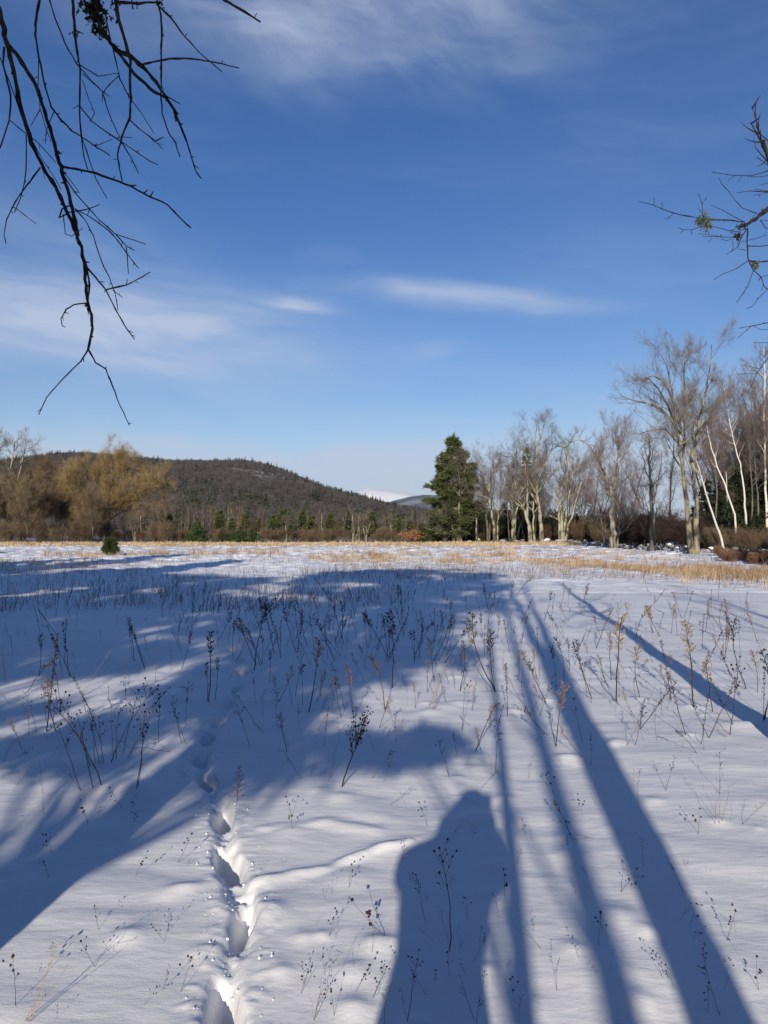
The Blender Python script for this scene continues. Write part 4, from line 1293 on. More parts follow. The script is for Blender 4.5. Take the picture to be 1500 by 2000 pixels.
# thin sprinkle of far weed stalks
sp_ = []
for _ in range(7500):
    y = 1.0 / rg.uniform(1 / 85., 1 / 15.)
    x = rg.uniform(-.62, .56) * y
    sp_.append((x, y))
nz = fbm(np.array([a[0] for a in sp_]) * .12, np.array([a[1] for a in sp_]) * .10, 3, 71)
sp_ = [a for a, z in zip(sp_, nz) if z > -.12]
grass_mesh('far_weed_stalks', 'sprinkling of thin dry weed stalks over the middle of the field', ground_z(sp_), rg.uniform(.20, .50, len(sp_)) * rg.uniform(.6, 1.3, len(sp_)), M['weed_dark'], 2, .28, .014, 7)

def in_poly(x, y, poly):
    c = False
    for (x1, y1), (x2, y2) in zip(poly, poly[1:] + poly[:1]):
        if (y1 > y) != (y2 > y) and x < (x2 - x1) * (y - y1) / (y2 - y1) + x1:
            c = not c
    return c
SHADE = [
    [(600, 1120), (760, 1116), (900, 1116), (960, 1130), (985, 1165), (940, 1205), (880, 1235), (880, 1310), (760, 1325), (660, 1340), (560, 1425), (470, 1500), (420, 1400), (440, 1300), (500, 1240), (430, 1225), (500, 1170)],
    [(-150, 1122), (120, 1122), (400, 1128), (480, 1136), (300, 1148), (-150, 1146)],
    [(-200, 1170), (120, 1165), (330, 1180), (560, 1165), (640, 1200), (520, 1215), (280, 1222), (-200, 1215)],
    [(-220, 1240), (300, 1226), (460, 1215), (540, 1230), (470, 1255), (330, 1290), (200, 1318), (-220, 1345)],
    [(-220, 1395), (120, 1345), (330, 1335), (470, 1290), (520, 1290), (470, 1380), (400, 1470), (250, 1500), (-220, 1520)],
    [(440, 1500), (500, 1455), (600, 1438), (800, 1432), (920, 1442), (950, 1462), (850, 1478), (700, 1488), (560, 1500)],
]
# crumbs of kicked-up snow along the trail
cr_ = MB()
for i in range(len(FEET) - 5):
    for _ in range(45):
        t_ = rg.random(); a_, b_ = FEET[i], FEET[i + 1]
        off = rg.normal() * .075
        cx = a_[0] + (b_[0] - a_[0]) * t_ + off; cy = a_[1] + (b_[1] - a_[1]) * t_ + rg.normal() * .03
        s_ = .0025 + .0065 * rg.random() ** 3
        cz = float(gh(np.array([cx]), np.array([cy]))[0])
        o_ = np.array([[1, 0, 0], [0, 1, 0], [-1, 0, 0], [0, -1, 0], [0, 0, .9], [0, 0, -.7]]) * s_ * rg.uniform(.6, 1.4, (6, 1))
        o_ = o_ @ np.linalg.qr(rg.normal(size=(3, 3)))[0]
        cr_.addv(np.array([cx, cy, cz + s_ * .3]) + o_, [(0, 1, 4), (1, 2, 4), (2, 3, 4), (3, 0, 4), (1, 0, 5), (2, 1, 5), (3, 2, 5), (0, 3, 5)])
co_ = cr_.build('snow_crumbs', M['snow_cap'])
tag(co_, 'crumbs of kicked-up snow along the footprint trail', 'snow', kind='stuff')
sp2 = []
for _ in range(7000):
    y = 1.0 / rg.uniform(1 / 95., 1 / 24.)
    sp2.append((rg.uniform(-.62, .58) * y, y))
nz = fbm(np.array([a[0] for a in sp2]) * .2, np.array([a[1] for a in sp2]) * .14, 3, 73)
sp2 = [a for a, z in zip(sp2, nz) if z > -.05]
grass_mesh('tan_weed_sprinkle', 'tan and brown weed stubble sprinkled over the far snow', ground_z(sp2), rg.uniform(.20, .50, len(sp2)), M['weed_tan'], 3, .28, .014, 9)

# snow humps over buried tussocks, far too many to count
hp = []
for _ in range(7000):
    y = 1.0 / rg.uniform(1 / 105., 1 / 20.)
    hp.append((rg.uniform(-.62, .58) * y, y))
hp = np.array(hp); rad_ = rg.uniform(.18, .55, len(hp)); hh_ = rad_ * rg.uniform(.10, .26, len(hp)) * np.clip(hp[:, 1] / 45., .45, 1.)
hz0 = gh(hp[:, 0], hp[:, 1])
ang_ = np.linspace(0, 2 * math.pi, 9)[:-1]
ringv = []
for (rr_, zz_) in ((1.0, -.10), (.72, .45), (.36, .88)):
    jit = rg.uniform(.82, 1.18, (len(hp), 8))
    ringv.append(np.stack([hp[:, :1] + rad_[:, None] * rr_ * jit * np.cos(ang_) * 1.3, hp[:, 1:2] + rad_[:, None] * rr_ * jit * np.sin(ang_), (hz0 + hh_ * zz_)[:, None] + 0 * jit], 2))
topv = np.stack([hp[:, 0], hp[:, 1], hz0 + hh_], 1)[:, None, :]
HV = np.concatenate(ringv + [topv], 1)
hb_ = np.arange(len(hp))[:, None] * 25
HQ = []; HT = []
for j in range(8):
    k2 = (j + 1) % 8
    for r0 in (0, 8):
        HQ.append(hb_ + np.array([[r0 + j, r0 + k2, r0 + 8 + k2, r0 + 8 + j]]))
    HT.append(hb_ + np.array([[16 + j, 16 + k2, 24]]))
hme = new_mesh('snow_humps', HV.reshape(-1, 3), [np.concatenate(HQ), np.concatenate(HT)], True)
hme.materials.append(M['snow_field'])
ho2 = bpy.data.objects.new('snow_humps', hme); C.objects.link(ho2)
tag(ho2, 'low humps of snow over buried grass tussocks across the field', 'snow', kind='stuff')

# ================================================================== weeds in the snow, counted singly
def weed_goldenrod(seed, plume=.32, thick=1.0, dense=1.0):
    """unit-height dried goldenrod: stem part and plume part"""
    r = np.random.default_rng(seed)
    sb = MB(); hb = MB()
    n = 9
    bend = r.normal() * .05
    pts = [Vector((bend * math.sin(i / n * 3.1) + r.normal() * .004, r.normal() * .006, i / n - (.08 if i == 0 else 0))) for i in range(n + 1)]
    sb.tube(pts, [.0076 * thick * (1 - .55 * i / n) for i in range(n + 1)], 5)
    cs = []; ax = []
    nb = int(20 * dense)
    for i in range(nb):
        f = 1 - plume * (i + r.random()) / nb
        k = min(int(f * n), n - 1)
        p = pts[k].lerp(pts[k + 1], f * n - k)
        a = r.uniform(0, 6.28)
        up = r.uniform(.5, 1.0)
        L = plume * (.07 + .18 * math.sin(math.pi * min(1, (1 - f) / plume * .8 + .12))) * r.uniform(.6, 1.2)
        q = p + Vector((math.cos(a), math.sin(a), up)).normalized() * L
        hb.seg(p, q, .0022, .0015)
        for g in (.35, .6, .85, 1.0):
            cs.append(tuple(p.lerp(q, g))); ax.append((math.cos(a) * .6, math.sin(a) * .6, .8))
    hb.leaves(cs, ax, 2, .030, .015, .7, r)
    for i in range(7):                     # a few shrivelled leaves on the stem
        f = r.uniform(.25, 1 - plume)
        k = int(f * n); p = pts[k].lerp(pts[k + 1], f * n - k)
        a = r.uniform(0, 6.28)
        hb.leaves([tuple(p)], [(math.cos(a), math.sin(a), -.2)], 1, .05, .011, .3, r)
    return sb, hb
def weed_spike(seed):
    """thin dark stalk with tight little knobs up its upper half"""
    r = np.random.default_rng(seed)
    sb = MB(); hb = MB(); n = 8
    b = r.normal() * .07
    pts = [Vector((b * (i / n) ** 2 + r.normal() * .004, r.normal() * .005, i / n - (.08 if i == 0 else 0))) for i in range(n + 1)]
    sb.tube(pts, [.0066 * (1 - .6 * i / n) for i in range(n + 1)], 5)
    cs = []; ax = []
    for i in range(34):
        f = 1 - .55 * r.random() ** 1.2
        k = min(int(f * n), n - 1); p = pts[k].lerp(pts[k + 1], f * n - k)
        a = r.uniform(0, 6.28)
        cs.append(tuple(p + Vector((math.cos(a), math.sin(a), .6)) * .012)); ax.append((math.cos(a), math.sin(a), .9))
    hb.leaves(cs, ax, 3, .028, .016, .6, r)
    return sb, hb
def knob(hb, p, s):
    p = np.array(p)
    o = np.array([[1, 0, 0], [0, 1, 0], [-1, 0, 0], [0, -1, 0], [0, 0, 1.1], [0, 0, -1]]) * s
    hb.addv(p + o, [(0, 1, 4), (1, 2, 4), (2, 3, 4), (3, 0, 4), (1, 0, 5), (2, 1, 5), (3, 2, 5), (0, 3, 5)])
def weed_knobs(seed, nb=7, head=.017, top=.45, spread=.5, thin=1.0):
    """branching stalk ending in dark round seed heads"""
    r = np.random.default_rng(seed)
    sb = MB(); hb = MB(); n = 7
    b = r.normal() * .10
    pts = [Vector((b * (i / n) ** 2 + r.normal() * .006, r.normal() * .008, i / n - (.08 if i == 0 else 0))) for i in range(n + 1)]
    sb.tube(pts, [.0060 * thin * (1 - .6 * i / n) for i in range(n + 1)], 4)
    knob(hb, pts[-1], head * r.uniform(.8, 1.2))
    for i in range(nb):
        f = 1 - top * r.random()
        k = min(int(f * n), n - 1); p = pts[k].lerp(pts[k + 1], f * n - k)
        a = r.uniform(0, 6.28)
        L = r.uniform(.07, .26) * spread * 1.6
        q = p + Vector((math.cos(a) * spread, math.sin(a) * spread, r.uniform(.5, 1.0))).normalized() * L
        sb.seg(p, q, .0024 * thin, .0018 * thin)
        knob(hb, q, head * r.uniform(.7, 1.15))
        if r.random() < .6:
            q2 = p.lerp(q, .6) + Vector(r.normal(size=3)) * .03
            sb.seg(p.lerp(q, .6), q2, .0018 * thin, .0015 * thin); knob(hb, q2, head * r.uniform(.5, .9))
    return sb, hb
def weed_bush(seed):
    """candelabra weed: thick stalk, many raised branches crowded with seed clusters"""
    r = np.random.default_rng(seed)
    sb = MB(); hb = MB(); n = 6
    pts = [Vector((.10 * (i / n) ** 1.3, r.normal() * .01, .55 * i / n - (.08 if i == 0 else 0))) for i in range(n + 1)]
    sb.tube(pts, [.010 * (1 - .5 * i / n) for i in range(n + 1)], 5)
    cs = []; ax = []
    for i in range(9):
        f = .62 + .38 * i / 8
        k = min(int(f * n), n - 1); p = pts[k].lerp(pts[k + 1], f * n - k)
        a = r.uniform(0, 6.28)
        q = p + Vector((math.cos(a) * .30, math.sin(a) * .30, r.uniform(.75, 1.1))).normalized() * r.uniform(.28, .48)
        m = p.lerp(q, .5) + Vector((0, 0, -.02))
        sb.tube([p, m, q], [.004, .003, .002], 4)
        for g in np.linspace(.3, 1, 9):
            c = p.lerp(m, g * 2) if g < .5 else m.lerp(q, g * 2 - 1)
            for _ in range(2):
                d = Vector(r.normal(size=3)) * .020
                knob(hb, c + d, .011 * r.uniform(.7, 1.3))
    return sb, hb
def weed_straw(seed, n_=1, head=False):
    r = np.random.default_rng(seed)
    sb = MB(); hb = MB(); n = 7
    for s in range(n_):
        b = r.normal() * .12; o = r.normal(size=2) * .02 * (n_ > 1)
        pts = [Vector((o[0] + b * (i / n) ** 2.2, o[1] + r.normal() * .10 * (i / n) ** 2, (i / n - (.08 if i == 0 else 0)) * (1 if s == 0 else r.uniform(.6, 1)))) for i in range(n + 1)]
        sb.tube(pts, [.0046 * (1 - .6 * i / n) for i in range(n + 1)], 4)
        hb.leaves([tuple(pts[-1]), tuple(pts[-2])], [(0, 0, 1), (0, 0, 1)], 3, .04, .008, .3, r)
    return sb, hb
def weed_seedling(seed):
    r = np.random.default_rng(seed)
    sb = MB(); hb = MB(); n = 6
    pts = [Vector((r.normal() * .01, r.normal() * .01, i / n - (.1 if i == 0 else 0))) for i in range(n + 1)]
    sb.tube(pts, [.012 * (1 - .7 * i / n) for i in range(n + 1)], 5)
    for i in range(26):
        f = .12 + .85 * i / 26
        k = min(int(f * n), n - 1); p = pts[k].lerp(pts[k + 1], f * n - k)
        a = i * 2.4
        q = p + Vector((math.cos(a), math.sin(a), .35)).normalized() * (.30 * (1.05 - f))
        hb.seg(p, q, .005, .003)
        cs = [tuple(p.lerp(q, g)) for g in (.3, .5, .7, .9)]
        hb.leaves(cs, [(math.cos(a), math.sin(a), .6)] * 4, 3, .06, .010, .7, r)
    return sb, hb

WK = {}
def make_kind(key, name, fn, seeds, smat, hmat, hname):
    L = []
    for s in seeds:
        sb, hb = fn(s)
        sm = sb.data('stem'); sm.materials.append(M[smat]); hm = hb.data(hname); hm.materials.append(M[hmat])
        L.append((sm, hm))
    WK[key] = (name, hname, L)
make_kind('g', 'goldenrod', weed_goldenrod, range(600, 606), 'weed_dark', 'weed_dark', 'seed_plume')
make_kind('t', 'goldenrod', lambda s: weed_goldenrod(s, .40, 1.1, 1.3), range(610, 615), 'weed_dark', 'weed_tan', 'seed_plume')
make_kind('s', 'weed_spike', weed_spike, range(620, 625), 'weed_dark', 'weed_dark', 'seed_spike')
make_kind('k', 'knapweed', weed_knobs, range(630, 638), 'weed_dark', 'weed_head', 'seed_head')
make_kind('d', 'knapweed', lambda s: weed_knobs(s, 3, .046, .7, .9, 1.3), range(640, 648), 'weed_dark', 'weed_head', 'seed_head')
make_kind('b', 'branched_weed', weed_bush, [650], 'weed_dark', 'weed_head', 'seed_head')
make_kind('w', 'grass_stem', weed_straw, range(660, 666), 'weed_tan', 'weed_tan', 'grass_head')
make_kind('p', 'grass_stem', lambda s: weed_straw(s, 3), range(670, 674), 'straw', 'straw', 'grass_head')
make_kind('c', 'spiky_seedling', weed_seedling, [680], 'weed_tan', 'weed_tan', 'needles')
KLAB = {'g': ('dark goldenrod with a feathery plume', 'dried goldenrod stalks in the snow'),
        't': ('goldenrod with a thick tan plume', 'tan goldenrods in the snow'),
        's': ('thin dark weed spike beaded with tight little pods', 'dark weed spikes in the snow'),
        'k': ('thin branching weed with many small dark round heads', 'branching weeds with dark heads'),
        'd': ('wispy weed with a few dark heads', 'tiny dark-headed weeds in the foreground'),
        'w': ('bare brown grass stem', 'single grass stems in the snow'),
        'p': ('pale straw tuft', 'pale straw tufts in the snow')}
KCAT = {'g': 'weed', 't': 'weed', 's': 'weed', 'k': 'weed', 'd': 'weed', 'b': 'weed', 'w': 'grass', 'p': 'grass', 'c': 'seedling'}
rw = np.random.default_rng(90)
WN = [0]
def weed(kind, bx, by, tx, ty, label=None, depth_lean=None):
    """dried plant from its foot pixel to its tip pixel"""
    base = on_ground(bx, by)
    tip = at_depth(tx, ty, base.y)
    v = tip - base
    L = v.length
    v.y += (rw.normal() * .22 if depth_lean is None else depth_lean) * L
    v = v.normalized()
    name, hname, protos_ = WK[kind]
    sm, hm = protos_[WN[0] % len(protos_)]
    WN[0] += 1
    if label:
        lab, grp = label, None
    else:
        tilt_ = math.degrees(math.acos(max(-1, min(1, v.z))))
        post = 'upright' if tilt_ < 11 else ('slanting' if tilt_ < 27 else 'toppled')
        size = 'tall' if L > .52 else ('short' if L < .28 else 'knee-high')
        fd = min(math.hypot(base.x - q_[0], base.y - q_[1]) for q_ in FEET)
        where = 'by the footprints' if fd < .7 else ('in the shaded snow' if any(in_poly(bx, by, p_) for p_ in SHADE) else 'in the sunlit snow')
        lab, grp = '%s %s %s %s' % (size, post, KLAB[kind][0], where), KLAB[kind][1]
    root = thing(name, lab, KCAT[kind], base, grp)
    root.rotation_mode = 'QUATERNION'
    q = Vector((0, 0, 1)).rotation_difference(v) @ Quaternion((0, 0, 1), rw.uniform(0, 6.28))
    root.rotation_quaternion = q
    root.scale = (L,) * 3 if kind != 'd' else (L,) * 3
    a = bpy.data.objects.new('stem', sm); C.objects.link(a); a.parent = root
    b_ = bpy.data.objects.new(hname, hm); C.objects.link(b_); b_.parent = root
    return root
def from_crop(ox, oy, f, rows):
    for r in rows:
        k, bx, by, tx, ty = r[:5]
        weed(k, ox + bx / f, oy + by / f, ox + tx / f, oy + ty / f, r[5] if len(r) > 5 else None)
from_crop(0, 1150, 3.75, [
    ('g', 290, 640, 245, 330), ('t', 200, 760, 405, 505, 'thick weed leaning hard right with a dark plume, beside three thin stalks'), ('s', 520, 645, 370, 260), ('s', 510, 640, 385, 250), ('s', 340, 1040, 385, 350),
    ('g', 985, 530, 940, 215), ('s', 970, 520, 950, 300), ('w', 905, 665, 955, 470), ('g', 1190, 220, 1155, 0), ('g', 1345, 190, 1330, 60), ('g', 1425, 170, 1410, 20),
    ('k', 270, 1050, 185, 760), ('k', 345, 1040, 330, 700), ('k', 590, 1475, 415, 1010), ('k', 740, 1440, 545, 720), ('k', 680, 1460, 500, 930), ('k', 665, 1300, 560, 730), ('k', 745, 1280, 740, 930),
    ('k', 850, 1240, 875, 810), ('k', 900, 1200, 960, 740), ('k', 1000, 1460, 1110, 890), ('w', 1010, 1440, 1160, 780), ('k', 820, 1270, 980, 680), ('k', 730, 1280, 670, 880), ('k', 700, 1280, 640, 900), ('w', 760, 1270, 780, 680),
    ('w', 830, 1250, 845, 700), ('w', 960, 1230, 1120, 870), ('k', 940, 1235, 1150, 760), ('w', 1250, 1195, 800, 1150), ('w', 1240, 1190, 1090, 1030), ('k', 1360, 1140, 1250, 850), ('k', 1330, 1130, 1270, 770), ('k', 1350, 1020, 1390, 680),
    ('w', 315, 1500, 262, 1220), ('w', 90, 1490, 255, 1230), ('w', 125, 1055, 10, 900), ('w', 520, 1340, 380, 1150), ('k', 30, 1270, 25, 1090), ('k', 60, 1280, 250, 1160), ('s', 560, 280, 575, 170), ('s', 740, 385, 720, 300),
    ('s', 855, 270, 850, 190), ('s', 70, 360, 35, 250), ('s', 135, 360, 118, 290), ('s', 180, 340, 190, 280), ('s', 330, 385, 320, 340), ('s', 490, 320, 470, 260), ('s', 565, 390, 563, 340), ('w', 845, 650, 680, 490), ('g', 1070, 470, 1065, 350),
    ('g', 1100, 280, 1060, 215), ('s', 1200, 380, 1140, 250), ('g', 1230, 240, 1250, 110), ('s', 1300, 260, 1270, 190), ('g', 1430, 280, 1480, 150), ('s', 1365, 360, 1375, 250), ('w', 1170, 1400, 1060, 1260), ('k', 1240, 860, 1280, 760), ('k', 1340, 780, 1440, 675)])
from_crop(400, 1150, 3.75, [
    ('g', 30, 830, 55, 310), ('g', 20, 825, 30, 520), ('g', 75, 815, 95, 510), ('g', 365, 595, 440, 100), ('s', 510, 480, 440, 100), ('s', 555, 485, 490, 140), ('g', 490, 200, 575, 45), ('g', 205, 490, 235, 220), ('s', 340, 360, 295, 160),
    ('g', 85, 390, 200, 170), ('w', 205, 520, 100, 380), ('g', 670, 470, 570, 150), ('g', 600, 240, 635, 90), ('s', 730, 250, 640, 10), ('g', 720, 260, 670, 50), ('g', 800, 310, 740, 230), ('s', 640, 860, 600, 620), ('t', 760, 900, 820, 370, 'stout goldenrod with a bushy plume rising at the edge of the shadow'),
    ('t', 820, 830, 880, 600), ('k', 690, 1020, 690, 830), ('k', 830, 1040, 945, 820), ('t', 1030, 890, 935, 640), ('t', 1090, 950, 1040, 570), ('b', 1003, 1452, 1110, 850, 'tall candelabra weed crowded with dark seed clusters on a crooked stalk'),
    ('t', 1315, 885, 1215, 480), ('g', 1370, 725, 1350, 170, 'straight dark goldenrod, tallest in the middle of the shaded patch'), ('g', 1340, 500, 1170, 170), ('g', 1180, 590, 1130, 420), ('s', 1040, 400, 1070, 160), ('g', 985, 480, 900, 370), ('s', 1400, 450, 1300, 180),
    ('g', 1425, 390, 1365, 180), ('g', 1190, 430, 1170, 180), ('w', 940, 770, 840, 480), ('g', 930, 380, 905, 190), ('s', 1020, 410, 950, 120), ('s', 1110, 350, 1070, 170), ('g', 960, 370, 1040, 230), ('s', 970, 520, 870, 370), ('s', 900, 560, 830, 440),
    ('s', 780, 560, 700, 400), ('g', 1100, 530, 1080, 470), ('g', 1215, 460, 1330, 330), ('s', 560, 340, 560, 280), ('g', 430, 300, 380, 240), ('k', 325, 1150, 235, 860), ('k', 430, 1055, 230, 760), ('k', 425, 940, 410, 740), ('t', 535, 830, 500, 650), ('t', 540, 830, 640, 570),
    ('k', 540, 1025, 480, 740), ('g', 665, 780, 720, 560), ('k', 705, 1390, 580, 1180), ('w', 920, 1385, 1000, 960), ('w', 905, 1400, 890, 1180), ('w', 770, 1370, 840, 1140), ('c', 240, 1555, 268, 1275, 'small bristly seedling standing beside the footprints'), ('t', 1390, 1025, 1340, 870),
    ('k', 1220, 1390, 1380, 1200), ('k', 1310, 1415, 1370, 1230), ('k', 1245, 1180, 1180, 1030), ('w', 1440, 1040, 1480, 800), ('k', 1330, 900, 1220, 740), ('w', 1400, 870, 1310, 800), ('t', 1480, 760, 1440, 660), ('g', 470, 690, 460, 450), ('w', 740, 665, 650, 520), ('g', 1270, 380, 1190, 240)])
from_crop(800, 1150, 3.75, [
    ('g', 40, 520, 5, 310), ('g', 38, 480, 165, 240), ('g', 220, 400, 225, 150), ('s', 525, 270, 515, 100), ('s', 330, 170, 260, 40), ('t', 180, 680, 150, 370, 'goldenrod with a thick tan plume right at the border of the shade'), ('t', 130, 760, 130, 520), ('s', 265, 830, 210, 620),
    ('t', 365, 750, 415, 380), ('t', 380, 630, 370, 480), ('t', 330, 730, 305, 590), ('p', 480, 720, 500, 540), ('t', 640, 755, 470, 180, 'tall tan goldenrod leaning left, taller of a crossing pair'), ('g', 630, 740, 570, 260, 'dark full-plumed goldenrod crossing a tall tan one'),
    ('g', 612, 410, 645, 190), ('s', 465, 470, 410, 240), ('g', 545, 410, 520, 180), ('s', 715, 930, 713, 540), ('t', 720, 700, 700, 560), ('k', 1010, 1075, 810, 830), ('g', 990, 1070, 850, 860), ('s', 800, 810, 720, 640), ('t', 1000, 840, 810, 460), ('t', 980, 830, 900, 690),
    ('p', 940, 890, 900, 720), ('t', 800, 640, 790, 440), ('g', 1130, 665, 1070, 360), ('g', 1075, 720, 1060, 420), ('t', 940, 670, 935, 420), ('g', 1170, 600, 1160, 370), ('g', 1280, 660, 1210, 370), ('s', 1335, 805, 1145, 350), ('s', 1300, 760, 1230, 480), ('g', 1410, 370, 1355, 200),
    ('t', 1480, 670, 1470, 320), ('t', 1075, 1155, 1135, 690, 'stout tan goldenrod standing in the wide trunk shadow'), ('t', 1265, 1235, 1110, 1020), ('k', 1265, 1120, 1225, 810), ('s', 1330, 1290, 1315, 1040), ('t', 345, 1215, 320, 1050), ('t', 535, 1210, 490, 1020), ('k', 285, 1370, 205, 1090),
    ('w', 290, 1390, 235, 1080), ('k', 625, 1340, 690, 980), ('k', 640, 990, 630, 830), ('k', 520, 1470, 650, 1340), ('g', 440, 1000, 365, 925), ('k', 870, 1390, 900, 1240), ('w', 45, 1060, 25, 900), ('w', 80, 1050, 55, 860), ('t', 40, 870, 25, 690), ('w', 235, 1300, 165, 1200), ('p', 600, 1350, 605, 1150),
    ('k', 1070, 1150, 1035, 920), ('w', 1115, 1290, 1060, 1160), ('w', 1360, 1450, 1335, 1290), ('g', 1060, 310, 1055, 210), ('t', 1280, 570, 1270, 390), ('s', 1500, 830, 1390, 590), ('t', 1430, 690, 1390, 490), ('w', 690, 600, 690, 290), ('w', 730, 410, 755, 240), ('s', 940, 480, 935, 280), ('s', 985, 510, 890, 270)])
from_crop(1200, 1150, 5.0, [
    ('t', 20, 1100, 45, 250), ('t', 10, 1190, 15, 1040), ('g', 130, 880, 30, 650), ('t', 255, 1060, 215, 520), ('g', 215, 1060, 190, 850), ('t', 160, 330, 100, 130), ('g', 375, 720, 280, 450), ('t', 555, 1100, 430, 740), ('s', 555, 1080, 450, 490), ('t', 775, 1140, 760, 340, 'tall upright goldenrod on its own little snow mound'),
    ('t', 960, 1200, 810, 620), ('s', 1160, 1330, 920, 880), ('g', 955, 780, 890, 590), ('t', 1105, 675, 970, 440), ('w', 1060, 710, 1020, 440), ('t', 1175, 470, 1115, 190), ('g', 1290, 980, 1240, 300), ('k', 1120, 1425, 1220, 660), ('t', 1450, 1280, 1400, 590), ('t', 1395, 1010, 1390, 610), ('t', 1400, 880, 1300, 730), ('k', 1450, 1280, 1490, 1130),
    ('s', 850, 1520, 950, 1050), ('w', 1100, 1450, 930, 1240), ('t', 1080, 1445, 985, 1350), ('p', 1090, 1445, 1020, 1140), ('k', 415, 1475, 360, 1180), ('k', 430, 1410, 415, 1300), ('g', 290, 1475, 225, 1280), ('g', 800, 1605, 545, 1350), ('g', 545, 1200, 400, 1090), ('k', 500, 1970, 580, 1640), ('k', 1030, 2000, 1060, 1610), ('w', 1005, 1990, 1003, 1800),
    ('k', 180, 1900, 180, 1770), ('t', 560, 430, 570, 130), ('t', 615, 460, 595, 190), ('s', 945, 240, 945, 10), ('t', 320, 455, 300, 360), ('t', 225, 470, 215, 360), ('p', 1390, 220, 1410, 120), ('w', 1490, 580, 1300, 350), ('w', 690, 740, 680, 590), ('k', 690, 600, 580, 550), ('t', 1065, 470, 940, 260), ('g', 870, 470, 840, 320), ('w', 1440, 1100, 1470, 800), ('w', 700, 700, 660, 260),
    ('k', 650, 1590, 670, 1480), ('k', 100, 1450, 90, 1380), ('k', 1150, 1960, 1150, 1890), ('s', 420, 200, 405, 130), ('t', 680, 100, 665, 40), ('w', 1170, 170, 1100, 120)])
from_crop(700, 1500, 3.0, [('k', 530, 1075, 595, 475, 'tall leafy-tipped weed standing in the shadow of the photographer'), ('k', 390, 900, 340, 640), ('k', 520, 440, 600, 305), ('k', 410, 770, 290, 610), ('k', 185, 215, 320, 120), ('k', 270, 200, 240, 130), ('w', 920, 420, 915, 290), ('d', 985, 390, 950, 300), ('p', 1015, 425, 1015, 350),
    ('w', 845, 1345, 780, 1265), ('k', 680, 1480, 590, 1255), ('k', 285, 1480, 358, 1075), ('k', 285, 1470, 250, 1290), ('k', 150, 1500, 150, 1255), ('k', 400, 1330, 285, 1180), ('k', 690, 1500, 700, 1250), ('k', 935, 1490, 960, 1280), ('k', 670, 1145, 770, 965), ('k', 525, 1000, 470, 850), ('k', 590, 1100, 600, 985), ('k', 820, 880, 810, 710), ('k', 1165, 1310, 1130, 1100), ('w', 1070, 1060, 880, 900), ('k', 440, 1010, 360, 945),
    ('w', 1310, 860, 1312, 1060)])
from_crop(1000, 1500, 3.0, [('g', 350, 415, 245, 195, 'dark weed bent over beside the second trunk shadow'), ('k', 355, 420, 475, 400), ('w', 490, 215, 480, 30), ('w', 1190, 330, 1203, 30), ('w', 1215, 330, 1222, 0), ('w', 1230, 310, 1290, 90), ('w', 1280, 310, 1390, 210), ('w', 905, 130, 930, 0), ('k', 1000, 720, 920, 535), ('k', 770, 570, 757, 410), ('w', 375, 740, 360, 560), ('k', 1310, 960, 1285, 860), ('k', 1220, 1450, 1085, 1095),
    ('k', 530, 960, 515, 850), ('k', 575, 1180, 605, 1075), ('w', 430, 1130, 412, 1050), ('k', 1165, 640, 1165, 585), ('k', 1350, 330, 1470, 190), ('k', 980, 900, 1020, 790), ('k', 740, 200, 710, 10)])
from_crop(0, 1500, 3.0, [('p', 150, 1490, 390, 1040, 'long bent pale straw lying over the foreground snow'), ('d', 95, 1390, 60, 1125), ('w', 325, 760, 465, 675), ('w', 600, 625, 637, 545), ('k', 955, 1300, 1015, 1115), ('d', 270, 1080, 310, 1035), ('d', 965, 1015, 895, 930), ('d', 985, 960, 990, 830), ('p', 245, 1355, 195, 1310), ('d', 1330, 640, 1332, 545), ('d', 180, 1340, 185, 1295), ('d', 290, 1310, 290, 1280), ('d', 640, 1100, 640, 1045), ('d', 875, 860, 870, 815), ('d', 1285, 640, 1290, 705), ('w', 255, 270, 235, 0), ('k', 465, 130, 400, 0)])
from_crop(350, 1500, 3.0, [('d', 735, 1270, 720, 1150), ('w', 790, 1480, 745, 1270), ('d', 1005, 1300, 1005, 1275), ('k', 1020, 1160, 1015, 1060), ('k', 1130, 1080, 1135, 945), ('d', 995, 700, 1003, 575), ('k', 895, 740, 890, 630), ('d', 850, 770, 845, 715), ('k', 800, 920, 818, 865), ('d', 520, 1010, 524, 985), ('d', 1145, 960, 1145, 885), ('d', 920, 1000, 908, 945), ('d', 455, 640, 440, 560), ('d', 705, 965, 710, 945), ('w', 790, 1480, 900, 1080)])
# scattered tiny dark heads over the foreground
n0 = 0
while n0 < 74:
    px = rw.uniform(10, 1495); py = 1500 + 490 * rw.random() ** .8
    if 380 < px < 520: continue
    h = rw.uniform(14, 60) * (py / 1800.)
    weed('d', px, py, px + rw.normal() * h * .35, py - h)
    n0 += 1
# mid-distance fill: stalks in loose clumps, thick in the shaded centre
n0 = 0
while n0 < 310:
    py = 1128 + 175 * rw.random() ** 1.1
    px = rw.normal(640, 260) if rw.random() < .6 else rw.uniform(0, 1500)
    if not (0 < px < 1500): continue
    if px < 500 and rw.random() < .35: continue
    lean_ = rw.normal() * .22
    kk = 'gsssw' if px < 1000 else 'tgtsw'
    for j in range(rw.integers(1, 5)):
        qx = px + rw.normal() * 2600 / (py - 1038) ; qy = py + rw.normal() * 5
        if not (2 < qx < 1498): continue
        g = flat_ground(qx, qy)
        h = rw.uniform(.22, .58) / g[1] * F
        weed(kk[rw.integers(0, 5)], qx, qy, qx + (lean_ + rw.normal() * .2) * h, qy - h)
        n0 += 1

